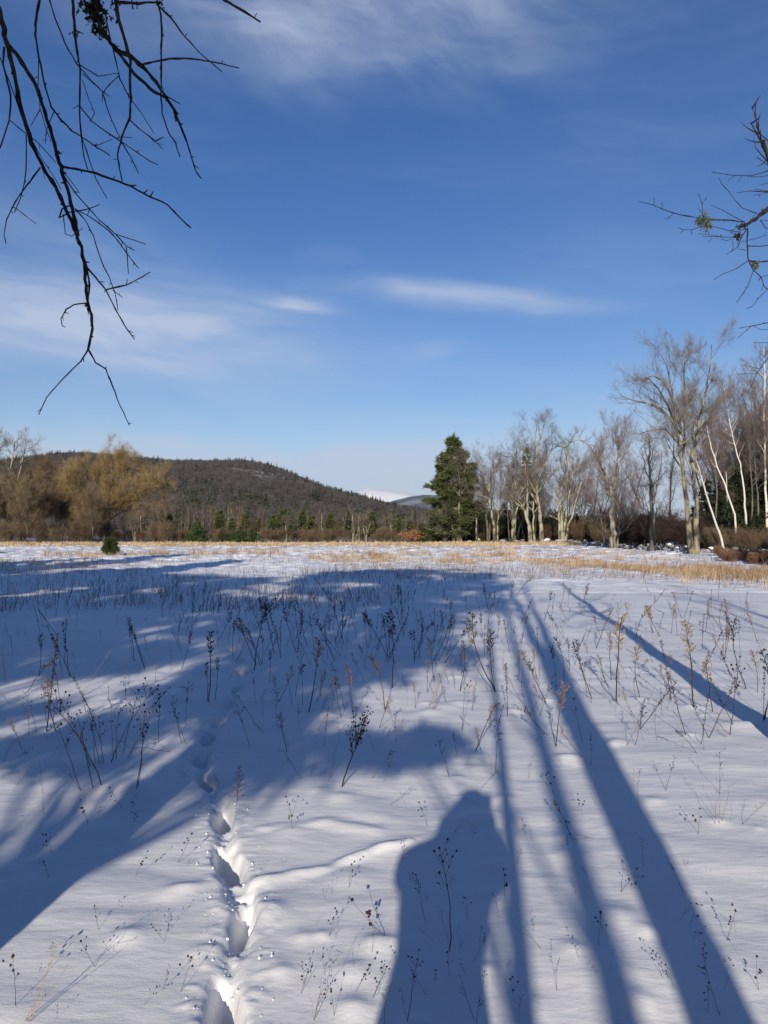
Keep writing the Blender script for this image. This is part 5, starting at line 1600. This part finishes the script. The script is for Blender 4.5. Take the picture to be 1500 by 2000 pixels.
# thin stems spread over the near and middle snow
for _ in range(150):
    py = 1170 + 300 * rw.random() ** 1.2
    px = rw.uniform(450, 1495) if rw.random() < .8 else rw.uniform(5, 450)
    g = flat_ground(px, py)
    h = rw.uniform(.16, .50) / g[1] * F
    weed('swkwtskp'[rw.integers(0, 8)], px, py, px + rw.normal() * .3 * h, py - h)

# ================================================================== trees around the photographer
tanE = math.tan(SUN_EL)
def caster(px, py, yc):
    """point at distance y = yc from which the sun's ray falls on this ground pixel"""
    g = flat_ground(px, py)
    t = (g[1] - yc) / -TO_SUN.y
    return Vector((g[0] + TO_SUN.x * t, yc, TO_SUN.z * t))
def x_at(x0, y):
    return x0 + math.tan(SHADOW_AZ) * y

def near_tree(name, label, x0, y, H, r, seed, lean=(0, 0), stems=None, P=None, limb=3.2, kids=10, start=.35, clumps=(), bark='bark_dark', leaf='needle_dark'):
    rng = np.random.default_rng(seed)
    base = Vector((x_at(x0, y), y, 0)); base.z = float(gh(np.array([base.x]), np.array([base.y]))[0])
    root = thing(name, label, 'tree', base, None)
    tb = MB(); cb = MB(); lb = MB()
    n = 14
    P = dict(P or P_(kids=[9, 5, 4, 3, 0])); P['rmin'] = .006
    allp = []
    for (dx, dy, f0, rr, top) in ([(lean[0], lean[1], 0, r, 1.0)] + list(stems or [])):
        pts = []
        for i in range(n + 1):
            f = i / n
            z = H * (f0 + (top - f0) * f)
            o = Vector((lean[0] * f0 * H, lean[1] * f0 * H, 0))
            pts.append(o + Vector((dx * (z - f0 * H) + rng.normal() * .015 * r * 8 * (i > 0), dy * (z - f0 * H), z - (.2 if i == 0 and f0 == 0 else 0))))
        rad = [rr * (1.25 if i == 0 and f0 == 0 else 1) * (1 - .82 * i / n) for i in range(n + 1)]
        tb.tube(pts, rad, 10)
        allp.append((pts, rad))
        for j in range(kids):
            f = start + (1 - start) * (j + rng.random()) / kids
            i = min(int(f * n), n - 1)
            nd = rot_about((pts[i + 1] - pts[i]).normalized(), math.radians(rng.uniform(35, 75)), rng.uniform(0, 6.28))
            grow(tb, cb, pts[i].lerp(pts[i + 1], f * n - i), nd, limb * rng.uniform(.6, 1.2) * (1.1 - .6 * f), rad[i] * .4, 1, rng, P, 3)
    # leafy boughs: each clump hangs on its own limb from the trunk
    for (c, hw, hh, dens, lf, dy) in clumps:
        c = Vector(c) - base
        i = int(min(n - 1, max(1, (c.z - abs(c.x) * .25) / H * n)))
        a = allp[0][0][i]
        m = a.lerp(c, .55) + Vector((0, 0, .12 * (c - a).length))
        tb.tube([a, m, c], [max(.012, allp[0][1][i] * .25), .014, .007], 5, cap=False)
        N = int(60 * dens * (.24 / lf) ** .7)
        off = rng.normal(size=(N, 3)) * np.array([hw * .5, dy, hh * .5])
        lb.leaves(np.array(tuple(c)) + off, np.tile(np.array([0, 0, .2]), (N, 1)), 5, lf, .29 * lf, .9, rng)
    parts = [tb.build('trunk', M[bark], root, True)]
    if cb.sp or cb.n: parts.append(cb.build('twigs', M['bark_branch'], root))
    if lb.n: parts.append(lb.build('foliage', M[leaf], root))
    return root, tb

SDENS = [1.0, .9, .62, .95, .72, .62]
rc = np.random.default_rng(123)
clumps = []
def sample_poly(poly, dens, hw0, hh0, ylo, yhi, leaf=.24, dy=.35):
    xs = [p[0] for p in poly]; ys = [p[1] for p in poly]
    gp = [flat_ground(*p) for p in poly]
    A = abs(sum(a[0] * b[1] - b[0] * a[1] for a, b in zip(gp, gp[1:] + gp[:1]))) / 2 * tanE
    n = int(A / (hw0 * hh0 * 3.14) * 2.3 * dens)
    gx0, gx1 = min(p[0] for p in gp), max(p[0] for p in gp); gy0, gy1 = min(p[1] for p in gp), max(p[1] for p in gp)
    k = 0; tries = 0
    while k < n and tries < n * 60:
        tries += 1
        x = rc.uniform(gx0, gx1); y = rc.uniform(gy0, gy1)
        if not in_poly(x, y, gp): continue
        yc = rc.uniform(ylo, yhi)
        t = (y - yc) / -TO_SUN.y
        c = Vector((x + TO_SUN.x * t, yc, TO_SUN.z * t))
        clumps.append((c, hw0 * rc.uniform(.7, 1.3), hh0 * rc.uniform(.7, 1.3), 1.0, leaf, dy)); k += 1
sample_poly(SHADE[0], 1.0, .55, .30, -7.5, -4.0)
sample_poly(SHADE[1], .9, .50, .22, -7.5, -3.5)
sample_poly(SHADE[2], .40, .50, .12, -7.0, -3.0, .14, .2)
sample_poly(SHADE[3], .62, .42, .14, -6.0, -2.5, .14, .2)
sample_poly(SHADE[4], .48, .34, .09, -4.5, -1.5, .10, .12)
sample_poly(SHADE[5], .62, .28, .06, -4.5, -2.0, .09, .10)
# pines behind the photographer carry the boughs
pines = [(-5.2, -5.0, 12.5, .16, 'pine tree behind the photographer, farthest out to the left'), (-2.08, -4.2, 11.5, .15, 'pine tree behind the photographer in line with the left hand maple'),
         (.44, -6.0, 13.5, .085, 'tallest pine tree behind the right shoulder of the photographer')]
assign = [[] for _ in pines]
for cl_ in clumps:
    dd = [abs(cl_[0].x - x_at(p[0], p[1])) + .35 * abs(cl_[0].y - p[1]) for p in pines]
    assign[int(np.argmin(dd))].append(cl_)
for (x0, y, H, r, lab), cs_ in zip(pines, assign):
    near_tree('pine_tree', lab, x0, y, H, r, int(900 + abs(x0) * 10), clumps=cs_, kids=2, start=.8, limb=.8, bark='bark_dark', leaf='needle_dark')
# bare trees whose trunks throw the long shadows
near_tree('maple_tree', 'thick maple trunk standing left of the photographer', -2.02, 1.1, 9.0, .165, 921, kids=14, start=.30, limb=2.6, P=P_(kids=[9, 7, 6, 4, 0]), stems=[(-.12, .05, .12, .07, .8), (-.2, -.05, .10, .05, .7)])
near_tree('maple_tree', 'slim maple trunk right behind the photographer', .152, -3.0, 8.0, .054, 922, kids=6, start=.55, limb=1.2, lean=(-.012, 0))
near_tree('maple_tree', 'forked maple behind the photographer with two heavy stems', .78, -2.4, 9.5, .14, 924, kids=8, start=.55, limb=1.6, lean=(-.008, 0), stems=[(.055, 0, .17, .12, .95)])
rt, _ = near_tree('maple_tree', 'leaning maple just right of the field of view', 2.30, 4.75, 6.3, .145, 925, kids=7, start=.45, limb=1.7, lean=(-.01, .02))
near_tree('maple_tree', 'slim maple at the right edge of the clearing', 4.75, -1.0, 7.5, .07, 926, kids=7, start=.5, limb=1.8)
near_tree('maple_tree', 'slim forked maple farthest to the right of the photographer', 5.25, -1.4, 8.0, .08, 927, kids=7, start=.5, limb=1.8, stems=[(.03, 0, .35, .04, .9)])

# out-of-view spruces added on both sides behind the photographer to dim the skylight
SW = 'unseen spruces added on both sides to cut the skylight'
rsw = np.random.default_rng(44)
swp = None
spots = [(-11, -9), (-15, -3), (-13, 3.5), (-19, 6), (-18, -12), (-24, -1), (-22, 9), (-30, 5), (-9.5, -16), (-27, -14), (-35, 14), (-14, -24),
         (12.5, -8), (14, -1), (16, 5), (20, -10), (22, 1), (25, 9), (11.5, -17), (30, -4), (32, 12), (17, -22), (38, 5), (26, -18)]
for k, (x, y) in enumerate(spots):
    H = rsw.uniform(11, 15)
    p = (x, y, float(gh(np.array([float(x)]), np.array([float(y)]))[0]))
    lab = 'unseen dark spruce added left behind the photographer to block skylight' if x < 0 else 'unseen dark spruce added right behind the photographer to block skylight'
    if swp is None:
        swp = (conifer('sky_screen_spruce', lab, p, H, H * .27, 99, M['bark_dark'], M['needle_dark'], SW, low=.03, layers=26, droop=-.25, per=7, tuft=.8, tk=6, wid=.26, prof=.75, dens=.8), H)
    else:
        dup(swp[0], p, k * 1.7, H / swp[1], lab, SW)

# ---- overhanging branches in front of the camera, traced
def traced_branch(tb, rows, f, ox, oy, depth, rng, wob=.25, spur=.22, thin=1.0):
    for pts, w0, w1 in rows:
        if w0 < 11: w0, w1 = w0 * .9, w1 * .8
        n = len(pts)
        out = []; dv = rng.normal() * wob * .5
        for i, (x, y) in enumerate(pts):
            px, py = ox + x / f, oy + y / f
            d = depth + dv * 0 + .28 * math.sin(px * .011 + 1.3) + .28 * math.sin(py * .009)
            out.append(at_depth(px, py, d))
        fine = []; rad = []
        for i in range(n - 1):
            for k in range(3):
                g = k / 3
                fine.append(out[i].lerp(out[i + 1], g)); rad.append((w0 + (w1 - w0) * (i + g) / (n - 1)))
        fine.append(out[-1]); rad.append(w1)
        px2m = depth / F / f * .5 * thin
        rad = [max(.0014, r * px2m * (1 + .14 * rng.normal() * (1 if 0 < j < len(rad) - 1 else 0))) for j, r in enumerate(rad)]
        for j in range(1, len(fine) - 1):
            fine[j] = fine[j] + Vector(rng.normal(size=3)) * rad[j] * .22
        tb.tube(fine, rad, 6)
        for j in range(2, len(fine) - 1):                 # knobbly buds and short spurs
            if rng.random() < spur:
                d = (fine[j + 1] - fine[j]).normalized()
                s = rot_about(d, rng.uniform(.6, 1.3), rng.uniform(0, 6.28))
                tb.tube([fine[j], fine[j] + s * rng.uniform(.008, .028)], [rad[j] * .9, rad[j] * .5], 4)
LEFT_BR = [
 ([(-150, -300), (-60, -80), (0, 60), (20, 160), (40, 220), (62, 330), (90, 460), (120, 580), (160, 690), (205, 780), (255, 860), (290, 940), (330, 1020), (358, 1090), (375, 1150), (390, 1230), (395, 1310), (404, 1390)], 30, 12),
 ([(30, 200), (75, 245), (115, 310), (160, 385), (195, 480), (230, 590), (262, 700), (280, 770), (300, 840), (325, 930), (345, 1020), (358, 1080)], 22, 16),
 ([(375, 1150), (400, 1230), (412, 1310), (404, 1390)], 10, 9),
 ([(404, 1390), (420, 1450), (424, 1510), (405, 1605)], 13, 11), ([(405, 1605), (370, 1660), (290, 1740), (215, 1825), (178, 1905)], 9, 5), ([(405, 1605), (440, 1665), (485, 1695), (515, 1770), (550, 1860), (595, 1955)], 10, 6),
 ([(485, 1695), (488, 1685)], 6, 4), ([(590, 1945), (603, 1945)], 5, 3),
 ([(400, 1230), (440, 1275), (485, 1330), (530, 1420), (575, 1500), (618, 1560)], 10, 5), ([(485, 1332), (580, 1310), (640, 1280), (690, 1250)], 7, 5), ([(395, 1393), (340, 1400), (305, 1420), (280, 1465), (285, 1495), (300, 1503)], 8, 5),
 ([(404, 1390), (402, 1420), (407, 1442)], 10, 4),
 ([(285, 765), (345, 775), (440, 795), (520, 825), (600, 855), (690, 905), (770, 940), (820, 995), (877, 1047)], 12, 6), ([(520, 820), (530, 808)], 5, 4), ([(345, 960), (390, 1010), (430, 1085), (465, 1200), (500, 1270), (530, 1350), (542, 1425)], 7, 4), ([(520, 1335), (562, 1366)], 5, 3),
 ([(345, 960), (420, 1000), (500, 1060), (545, 1110), (580, 1160), (636, 1232)], 7, 4), ([(290, 800), (340, 880), (450, 1005), (530, 1075), (670, 1122)], 7, 4), ([(530, 1075), (580, 1130), (617, 1150)], 5, 4), ([(580, 1135), (590, 1258)], 5, 4),
 ([(272, 1000), (320, 975), (390, 965), (457, 940)], 7, 5), ([(290, 985), (300, 1075), (330, 1085), (380, 1048)], 6, 4), ([(272, 1000), (285, 960), (320, 945)], 9, 9), ([(300, 800), (365, 885)], 5, 3),
 ([(185, 770), (140, 830), (95, 890), (60, 945), (30, 1010), (18, 1075), (28, 1120)], 9, 5), ([(60, 948), (110, 985), (165, 1028)], 5, 4), ([(120, 620), (122, 700), (115, 820), (95, 910), (65, 978)], 8, 5),
 ([(20, 215), (12, 290), (35, 380), (50, 440), (42, 550), (0, 680)], 13, 8), ([(42, 550), (90, 590), (180, 660), (255, 745)], 7, 5), ([(-10, 245), (0, 265), (60, 420), (100, 540), (145, 640), (200, 740), (260, 830), (280, 870)], 7, 4), ([(195, 760), (205, 820)], 5, 3),
 ([(190, -120), (180, 0), (165, 90), (162, 160), (178, 260), (205, 390), (235, 490), (275, 545), (330, 600), (400, 645), (450, 680), (503, 713)], 14, 5), ([(178, 250), (175, 400), (185, 500), (210, 590), (235, 650)], 6, 5), ([(440, 670), (515, 640)], 5, 4), ([(250, 510), (215, 590), (208, 660)], 6, 4), ([(185, 500), (140, 580)], 6, 4),
 ([(200, -90), (228, 0), (255, 90), (300, 200), (350, 290), (420, 370), (470, 420), (500, 520), (540, 610), (555, 640)], 10, 5), ([(370, 300), (450, 350), (550, 335)], 7, 5),
 ([(330, -120), (335, 0), (340, 100), (350, 200), (368, 320), (365, 480), (370, 600), (385, 720), (403, 778)], 18, 5), ([(365, 485), (420, 555), (510, 620), (600, 680), (690, 740), (725, 757)], 7, 5), ([(380, 370), (410, 460), (435, 520), (412, 560)], 5, 4), ([(375, 630), (410, 730), (440, 820), (492, 912)], 7, 4), ([(380, 340), (470, 420), (500, 440)], 6, 4), ([(365, 483), (333, 500)], 6, 3), ([(345, 140), (385, 155)], 8, 4),
 ([(440, -140), (440, 0), (450, 80), (470, 150), (510, 200), (560, 260), (620, 340), (690, 410), (760, 450), (800, 500), (810, 555)], 22, 9), ([(480, 40), (500, 150), (530, 270), (550, 360), (590, 440), (650, 520), (707, 612)], 9, 4), ([(550, 345), (500, 390), (472, 430), (470, 465)], 6, 4), ([(590, 430), (592, 455)], 6, 4),
 ([(520, -130), (530, 0), (545, 90), (580, 200), (600, 280), (595, 370), (603, 450), (595, 540), (560, 630), (540, 710), (550, 780), (562, 832)], 20, 5), ([(595, 550), (650, 600), (710, 645), (748, 685)], 6, 4), ([(712, 648), (752, 630)], 6, 4), ([(555, 650), (600, 720), (637, 798)], 6, 4), ([(555, 628), (605, 632)], 5, 3), ([(540, 730), (520, 733)], 5, 3),
 ([(530, 225), (600, 260), (660, 310), (720, 380), (760, 440), (800, 500), (840, 600), (870, 690), (900, 790), (925, 820)], 22, 5), ([(650, 300), (700, 285), (780, 270), (880, 270), (980, 285), (1098, 312)], 12, 6), ([(1020, 290), (1023, 278)], 5, 3),
 ([(700, -130), (720, 0), (740, 70), (745, 150), (740, 240), (742, 330), (740, 420), (745, 520), (775, 610), (805, 655), (827, 720)], 11, 5), ([(720, 20), (780, 75), (850, 170), (920, 245), (1020, 330)], 10, 5), ([(540, 10), (640, 15), (740, 10)], 14, 9), ([(760, 440), (830, 478)], 8, 4), ([(800, 500), (812, 520), (808, 556)], 12, 7),
 ([(960, -60), (1030, 0), (1090, 35), (1195, 100)], 13, 9), ([(1165, 85), (1180, 60)], 6, 4), ([(610, 40), (605, 0)], 10, 8), ([(630, 40), (628, 5)], 6, 5)]
rb = np.random.default_rng(66)
BD = 3.3
lroot = [o for o in bpy.data.objects if o.get('label') == 'thick maple trunk standing left of the photographer'][0]
tb = MB()
traced_branch(tb, LEFT_BR, 2.3527, 0, 0, BD, rb, .25, .2, 1.0)
hub = Vector(lroot.location) + Vector((0.0, 0.0, 5.2))
for tx, ty, w in [(-150, -300, .016), (190, -120, .010), (200, -90, .008), (330, -120, .012), (440, -140, .016), (520, -130, .014), (700, -130, .009), (960, -60, .010)]:
    e = at_depth(tx / 2.3527, ty / 2.3527, BD + .28 * math.sin(tx / 2.3527 * .011 + 1.3) + .28 * math.sin(ty / 2.3527 * .009))
    m = hub.lerp(e, .6) + Vector((0, 0, .45))
    tb.tube([hub, hub.lerp(m, .5) + Vector((0, 0, .18)), m, m.lerp(e, .5) + Vector((0, 0, .05)), e], [w * 1.8, w * 1.5, w * 1.2, w * .8, w * .55], 6)
ob_ = tb.build('hanging_branch', M['bark_branch'], None, True)
ob_.parent = lroot; ob_.matrix_parent_inverse = Matrix.Translation(-Vector(lroot.location))
# mossy clump near the top
mb = MB()
for (x, y, s, n) in [(430, 10, .055, 70), (440, 70, .05, 60), (455, 130, .035, 40), (470, 160, .025, 25), (530, 20, .028, 26), (345, 160, .02, 18), (420, 40, .05, 40), (270, 700, .012, 10), (400, 1400, .012, 8), (740, 8, .018, 12), (540, 230, .018, 14)]:
    d = BD + .28 * math.sin(x / 2.3527 * .011 + 1.3) + .28 * math.sin(y / 2.3527 * .009)
    c = np.array(tuple(at_depth(x / 2.3527, y / 2.3527, d)))
    cs = c + rb.normal(size=(n, 3)) * s * .42
    mb.leaves(cs, rb.normal(size=(n, 3)), 5, .018 if s > .03 else .009, .010 if s > .03 else .006, .8, rb)
o = mb.build('moss', M['moss'], None); o.parent = lroot; o.matrix_parent_inverse = Matrix.Translation(-Vector(lroot.location))

RIGHT_BR = [
 ([(1700, 640), (1560, 720), (1480, 780), (1400, 830), (1330, 890), (1250, 940), (1190, 970)], 50, 28),
 ([(1220, 935), (1060, 920), (930, 915), (865, 905), (750, 885), (660, 865), (570, 830), (500, 800), (395, 775)], 12, 5), ([(510, 800), (512, 745)], 5, 4), ([(572, 830), (572, 780)], 6, 5), ([(660, 870), (615, 915), (590, 905)], 6, 5), ([(1055, 920), (1060, 938)], 6, 4),
 ([(890, 900), (885, 790), (857, 715)], 8, 5), ([(885, 790), (918, 745)], 6, 5), ([(890, 870), (855, 828)], 6, 5), ([(1215, 935), (1130, 890), (1040, 840), (950, 800)], 7, 6), ([(1320, 870), (1200, 825), (1140, 760), (1095, 695), (1040, 640), (1015, 590)], 9, 5), ([(1280, 900), (1300, 875)], 5, 4),
 ([(1230, 985), (1160, 1010), (1090, 1000), (950, 965), (900, 965), (800, 995), (740, 995), (698, 978)], 9, 5), ([(740, 995), (718, 1020)], 5, 4), ([(800, 995), (803, 1035)], 5, 4), ([(1160, 945), (1140, 990), (1115, 1000)], 5, 4), ([(1140, 1030), (1100, 1010)], 4, 4),
 ([(1200, 1030), (1130, 1055), (1020, 1050), (890, 1048)], 9, 4), ([(1030, 1052), (980, 1040), (855, 1025)], 6, 4), ([(965, 1055), (938, 1092)], 5, 4), ([(1025, 1050), (1028, 1030)], 5, 3), ([(940, 1035), (930, 1000)], 4, 3), ([(1120, 1065), (1080, 1080), (1030, 1065)], 4, 3),
 ([(1230, 990), (1190, 1060), (1165, 1130), (1120, 1160), (1075, 1187)], 11, 5), ([(1125, 1075), (1128, 1135), (1115, 1160)], 5, 4), ([(1160, 1070), (1165, 1110)], 5, 4), ([(1165, 1145), (1230, 1155)], 4, 3), ([(1190, 1090), (1300, 1065), (1390, 1035)], 4, 3),
 ([(1240, 985), (1235, 1100), (1245, 1230), (1285, 1310), (1345, 1365), (1370, 1440), (1400, 1460)], 13, 7), ([(1245, 1120), (1340, 1125), (1400, 1115), (1500, 1100)], 10, 8), ([(1240, 1240), (1150, 1300), (1050, 1340), (975, 1385)], 9, 5), ([(1285, 1315), (1240, 1440), (1155, 1565)], 8, 5), ([(1480, 1400), (1400, 1455), (1320, 1535), (1285, 1590), (1230, 1610)], 9, 5),
 ([(1250, 1235), (1330, 1248), (1400, 1240), (1500, 1230)], 11, 8), ([(1345, 1365), (1400, 1350), (1480, 1320)], 6, 5), ([(1360, 1440), (1348, 1470)], 5, 4), ([(1330, 1525), (1312, 1530)], 5, 4),
 ([(960, 545), (1130, 570), (1280, 570), (1400, 535), (1500, 490), (1640, 440)], 7, 12), ([(1140, 572), (1085, 615)], 5, 4), ([(1190, 575), (1185, 600), (1165, 620)], 5, 4), ([(1235, 580), (1330, 582), (1400, 572), (1500, 540)], 5, 7), ([(1310, 425), (1400, 490), (1500, 560), (1640, 640)], 7, 12),
 ([(1560, 380), (1400, 300), (1330, 240), (1315, 190), (1325, 145)], 12, 6), ([(1315, 190), (1283, 180)], 5, 4), ([(1330, 245), (1290, 252)], 5, 4), ([(1400, 290), (1360, 295), (1320, 280)], 6, 4), ([(1380, 295), (1318, 318)], 5, 4),
 ([(1340, 645), (1400, 630), (1500, 600)], 5, 7), ([(1300, 678), (1400, 693), (1500, 700)], 5, 7), ([(1290, 725), (1340, 720), (1400, 700), (1500, 660)], 5, 7), ([(1335, 720), (1333, 742)], 5, 3), ([(1340, 920), (1380, 985), (1430, 990)], 10, 7), ([(1350, 840), (1380, 840)], 12, 8), ([(1340, 918), (1400, 922)], 6, 5),
 ([(1175, 1765), (1280, 1745), (1400, 1720), (1500, 1700), (1640, 1660)], 6, 12), ([(1280, 1740), (1220, 1790), (1160, 1845)], 7, 5), ([(1280, 1745), (1340, 1775), (1400, 1775)], 5, 4), ([(1365, 1725), (1368, 1715)], 7, 4), ([(1290, 1878), (1400, 1878), (1520, 1880)], 5, 7), ([(1400, 1995), (1310, 2120), (1240, 2280)], 9, 5), ([(1310, 2120), (1160, 2122)], 5, 4), ([(1640, 1850), (1500, 1900), (1400, 1995)], 12, 9), ([(1330, 2080), (1190, 2050)], 5, 4)]
tb = MB()
RD = 4.6
traced_branch(tb, RIGHT_BR, 4.0, 1150, 200, RD, rb, .2, .06, .80)
rt_loc = Vector(rt.location)
for (x, y, w) in [(1700, 640, .018), (1640, 440, .012), (1640, 640, .012), (1560, 380, .012), (1500, 1100, .008), (1480, 1400, .008), (1500, 1230, .008), (1480, 1320, .006), (1500, 540, .007), (1500, 600, .007), (1500, 700, .007), (1500, 660, .007), (1640, 1660, .011), (1520, 1880, .007), (1640, 1850, .011)]:
    px, py = 1150 + x / 4, 200 + y / 4
    e = at_depth(px, py, RD + .28 * math.sin(px * .011 + 1.3) + .28 * math.sin(py * .009))
    a = Vector((rt_loc.x - .01 * e.z, rt_loc.y, max(1.2, e.z - .1)))
    tb.tube([a, a.lerp(e, .5) + Vector((0, 0, .08)), e], [w * 1.4, w * 1.2, w], 5)
o = tb.build('overhanging_branch', M['bark_branch'], None, True); o.parent = rt; o.matrix_parent_inverse = Matrix.Translation(-rt_loc)
lb = MB()
for (x, y, s, n) in [(895, 910, .030, 30), (912, 940, .034, 40), (930, 960, .022, 18), (1300, 1262, .018, 16), (1300, 1280, .014, 12)]:
    px, py = 1150 + x / 4, 200 + y / 4
    c = np.array(tuple(at_depth(px, py, RD + .28 * math.sin(px * .011 + 1.3) + .28 * math.sin(py * .009))))
    lb.leaves(c + rb.normal(size=(n, 3)) * s * .5, rb.normal(size=(n, 3)) + np.array([0, 0, -.3]), 5, .026, .005, .9, rb)
o = lb.build('lichen_tuft', M['lichen'], None); o.parent = rt; o.matrix_parent_inverse = Matrix.Translation(-rt_loc)
mb = MB()
for (x, y, s, n) in [(1195, 968, .022, 14), (1165, 1045, .022, 18)]:
    px, py = 1150 + x / 4, 200 + y / 4
    c = np.array(tuple(at_depth(px, py, RD + .28 * math.sin(px * .011 + 1.3) + .28 * math.sin(py * .009))))
    mb.leaves(c + rb.normal(size=(n, 3)) * s * .4, rb.normal(size=(n, 3)), 5, .017, .009, .8, rb)
o = mb.build('moss', M['moss'], None); o.parent = rt; o.matrix_parent_inverse = Matrix.Translation(-rt_loc)

# ================================================================== the photographer (behind the lens; only the shadow shows)
PX, PY = -.225, -.47
per = thing('person', 'person in a dark hooded winter coat holding up a phone, seen as a long shadow', 'person', (PX, PY, float(gh(np.array([PX]), np.array([PY]))[0])))
bm = bmesh.new()
sk = bm.verts.layers.skin.verify()
def jv(p, rx, ry=None):
    v = bm.verts.new(p); v[sk].radius = (rx, ry or rx); return v
pel = jv((0, 0, .95), .215, .19); v_w = jv((-.01, 0, 1.17), .165, .15); chest = jv((0, .01, 1.34), .215, .165); neck = jv((.04, .0, 1.46), .125); hd = jv((.06, .02, 1.57), .128, .14); hd2 = jv((.095, .0, 1.68), .118, .12); tip_ = jv((.105, -.02, 1.80), .05)
for a, b in ((pel, v_w), (v_w, chest), (chest, neck), (neck, hd), (hd, hd2), (hd2, tip_)):
    bm.edges.new((a, b))
hands = []
for s in (-1, 1):
    hip = jv((s * .11, 0, .84), .135); knee = jv((s * .13, .02, .50), .09); ank = jv((s * .135, -.02, .10), .068); toe = jv((s * .15, .15, .05), .05)
    sho = jv((s * .165, 0, 1.41), .105)
    elb = jv((-.205, .14, 1.36), .085) if s < 0 else jv((.225, .12, 1.34), .08)
    wri = jv((.20 + s * .045, .38, 1.45), .045)
    for a, b in ((pel, hip), (hip, knee), (knee, ank), (ank, toe), (chest, sho), (sho, elb), (elb, wri)):
        bm.edges.new((a, b))
    hands.append((s, Vector((.20 + s * .045, .38, 1.45))))
me = bpy.data.meshes.new('body'); bm.to_mesh(me); bm.free(); me.materials.append(M['coat'])
body = bpy.data.objects.new('body', me); C.objects.link(body); body.parent = per
md = body.modifiers.new('skin', 'SKIN'); md.use_smooth_shade = True
body.data.skin_vertices[0].data[0].use_root = True
body.modifiers.new('sub', 'SUBSURF').levels = 1; body.modifiers['sub'].render_levels = 2
for s, w in hands:
    b = MB()
    palm_tip = w + Vector((-s * .012, .045, .055))
    b.tube([w, w.lerp(palm_tip, .5), palm_tip], [.034, .042, .036], 8)
    for i in range(4):
        k = palm_tip + Vector((0, -.02 + .004 * i, .024 - .018 * i))
        L = [.07, .078, .074, .058][i]
        b.tube([k, k + Vector((-s * .018, .028, .012)), k + Vector((-s * .045, L * .42, .010)), k + Vector((-s * .058, L * .30, .004))], [.010, .0095, .009, .007], 7)
    t0 = w + Vector((-s * .02, .01, .03))
    b.tube([t0, t0 + Vector((-s * .030, -.002, .020)), t0 + Vector((-s * .050, .010, .034))], [.012, .011, .008], 7)
    b.build('hand', M['skin'], per, True)
ph = thing('phone', 'dark phone held up by the photographer', 'phone', (0, -.035, 1.535))
bm = bmesh.new(); bmesh.ops.create_cube(bm, size=1)
for v in bm.verts: v.co = Vector((v.co.x * .072, v.co.y * .008, v.co.z * .148))
bmesh.ops.bevel(bm, geom=list(bm.edges), offset=.003, segments=2, affect='EDGES')
me = bpy.data.meshes.new('case'); bm.to_mesh(me); bm.free(); me.materials.append(M['phone'])
o = bpy.data.objects.new('case', me); C.objects.link(o); o.parent = ph
b = MB(); b.tube([(-.022, .0045, .055), (-.022, .006, .055)], .007, 12); b.build('lens', M['phone'], ph)

# ================================================================== haze
bm = bmesh.new(); bmesh.ops.create_cube(bm, size=1)
HZ = (-14800., 14800., -5800., 14900., -12., 760.)
for v in bm.verts:
    v.co = Vector((HZ[0] if v.co.x < 0 else HZ[1], HZ[2] if v.co.y < 0 else HZ[3], HZ[4] if v.co.z < 0 else HZ[5]))
me = bpy.data.meshes.new('haze'); bm.to_mesh(me); bm.free()
hm = bpy.data.materials.new('haze_air'); hm.use_nodes = True
hm.node_tree.nodes.clear()
hv = hm.node_tree.nodes.new('ShaderNodeVolumePrincipled'); ho = hm.node_tree.nodes.new('ShaderNodeOutputMaterial')
hv.inputs['Color'].default_value = (.72, .82, 1.0, 1); hv.inputs['Density'].default_value = 2.0e-5; hv.inputs['Anisotropy'].default_value = 0.0
hm.node_tree.links.new(hv.outputs[0], ho.inputs['Volume'])
me.materials.append(hm)
ho_ = bpy.data.objects.new('haze', me); C.objects.link(ho_)
tag(ho_, 'thin blue winter haze in the far air', 'haze', kind='stuff')
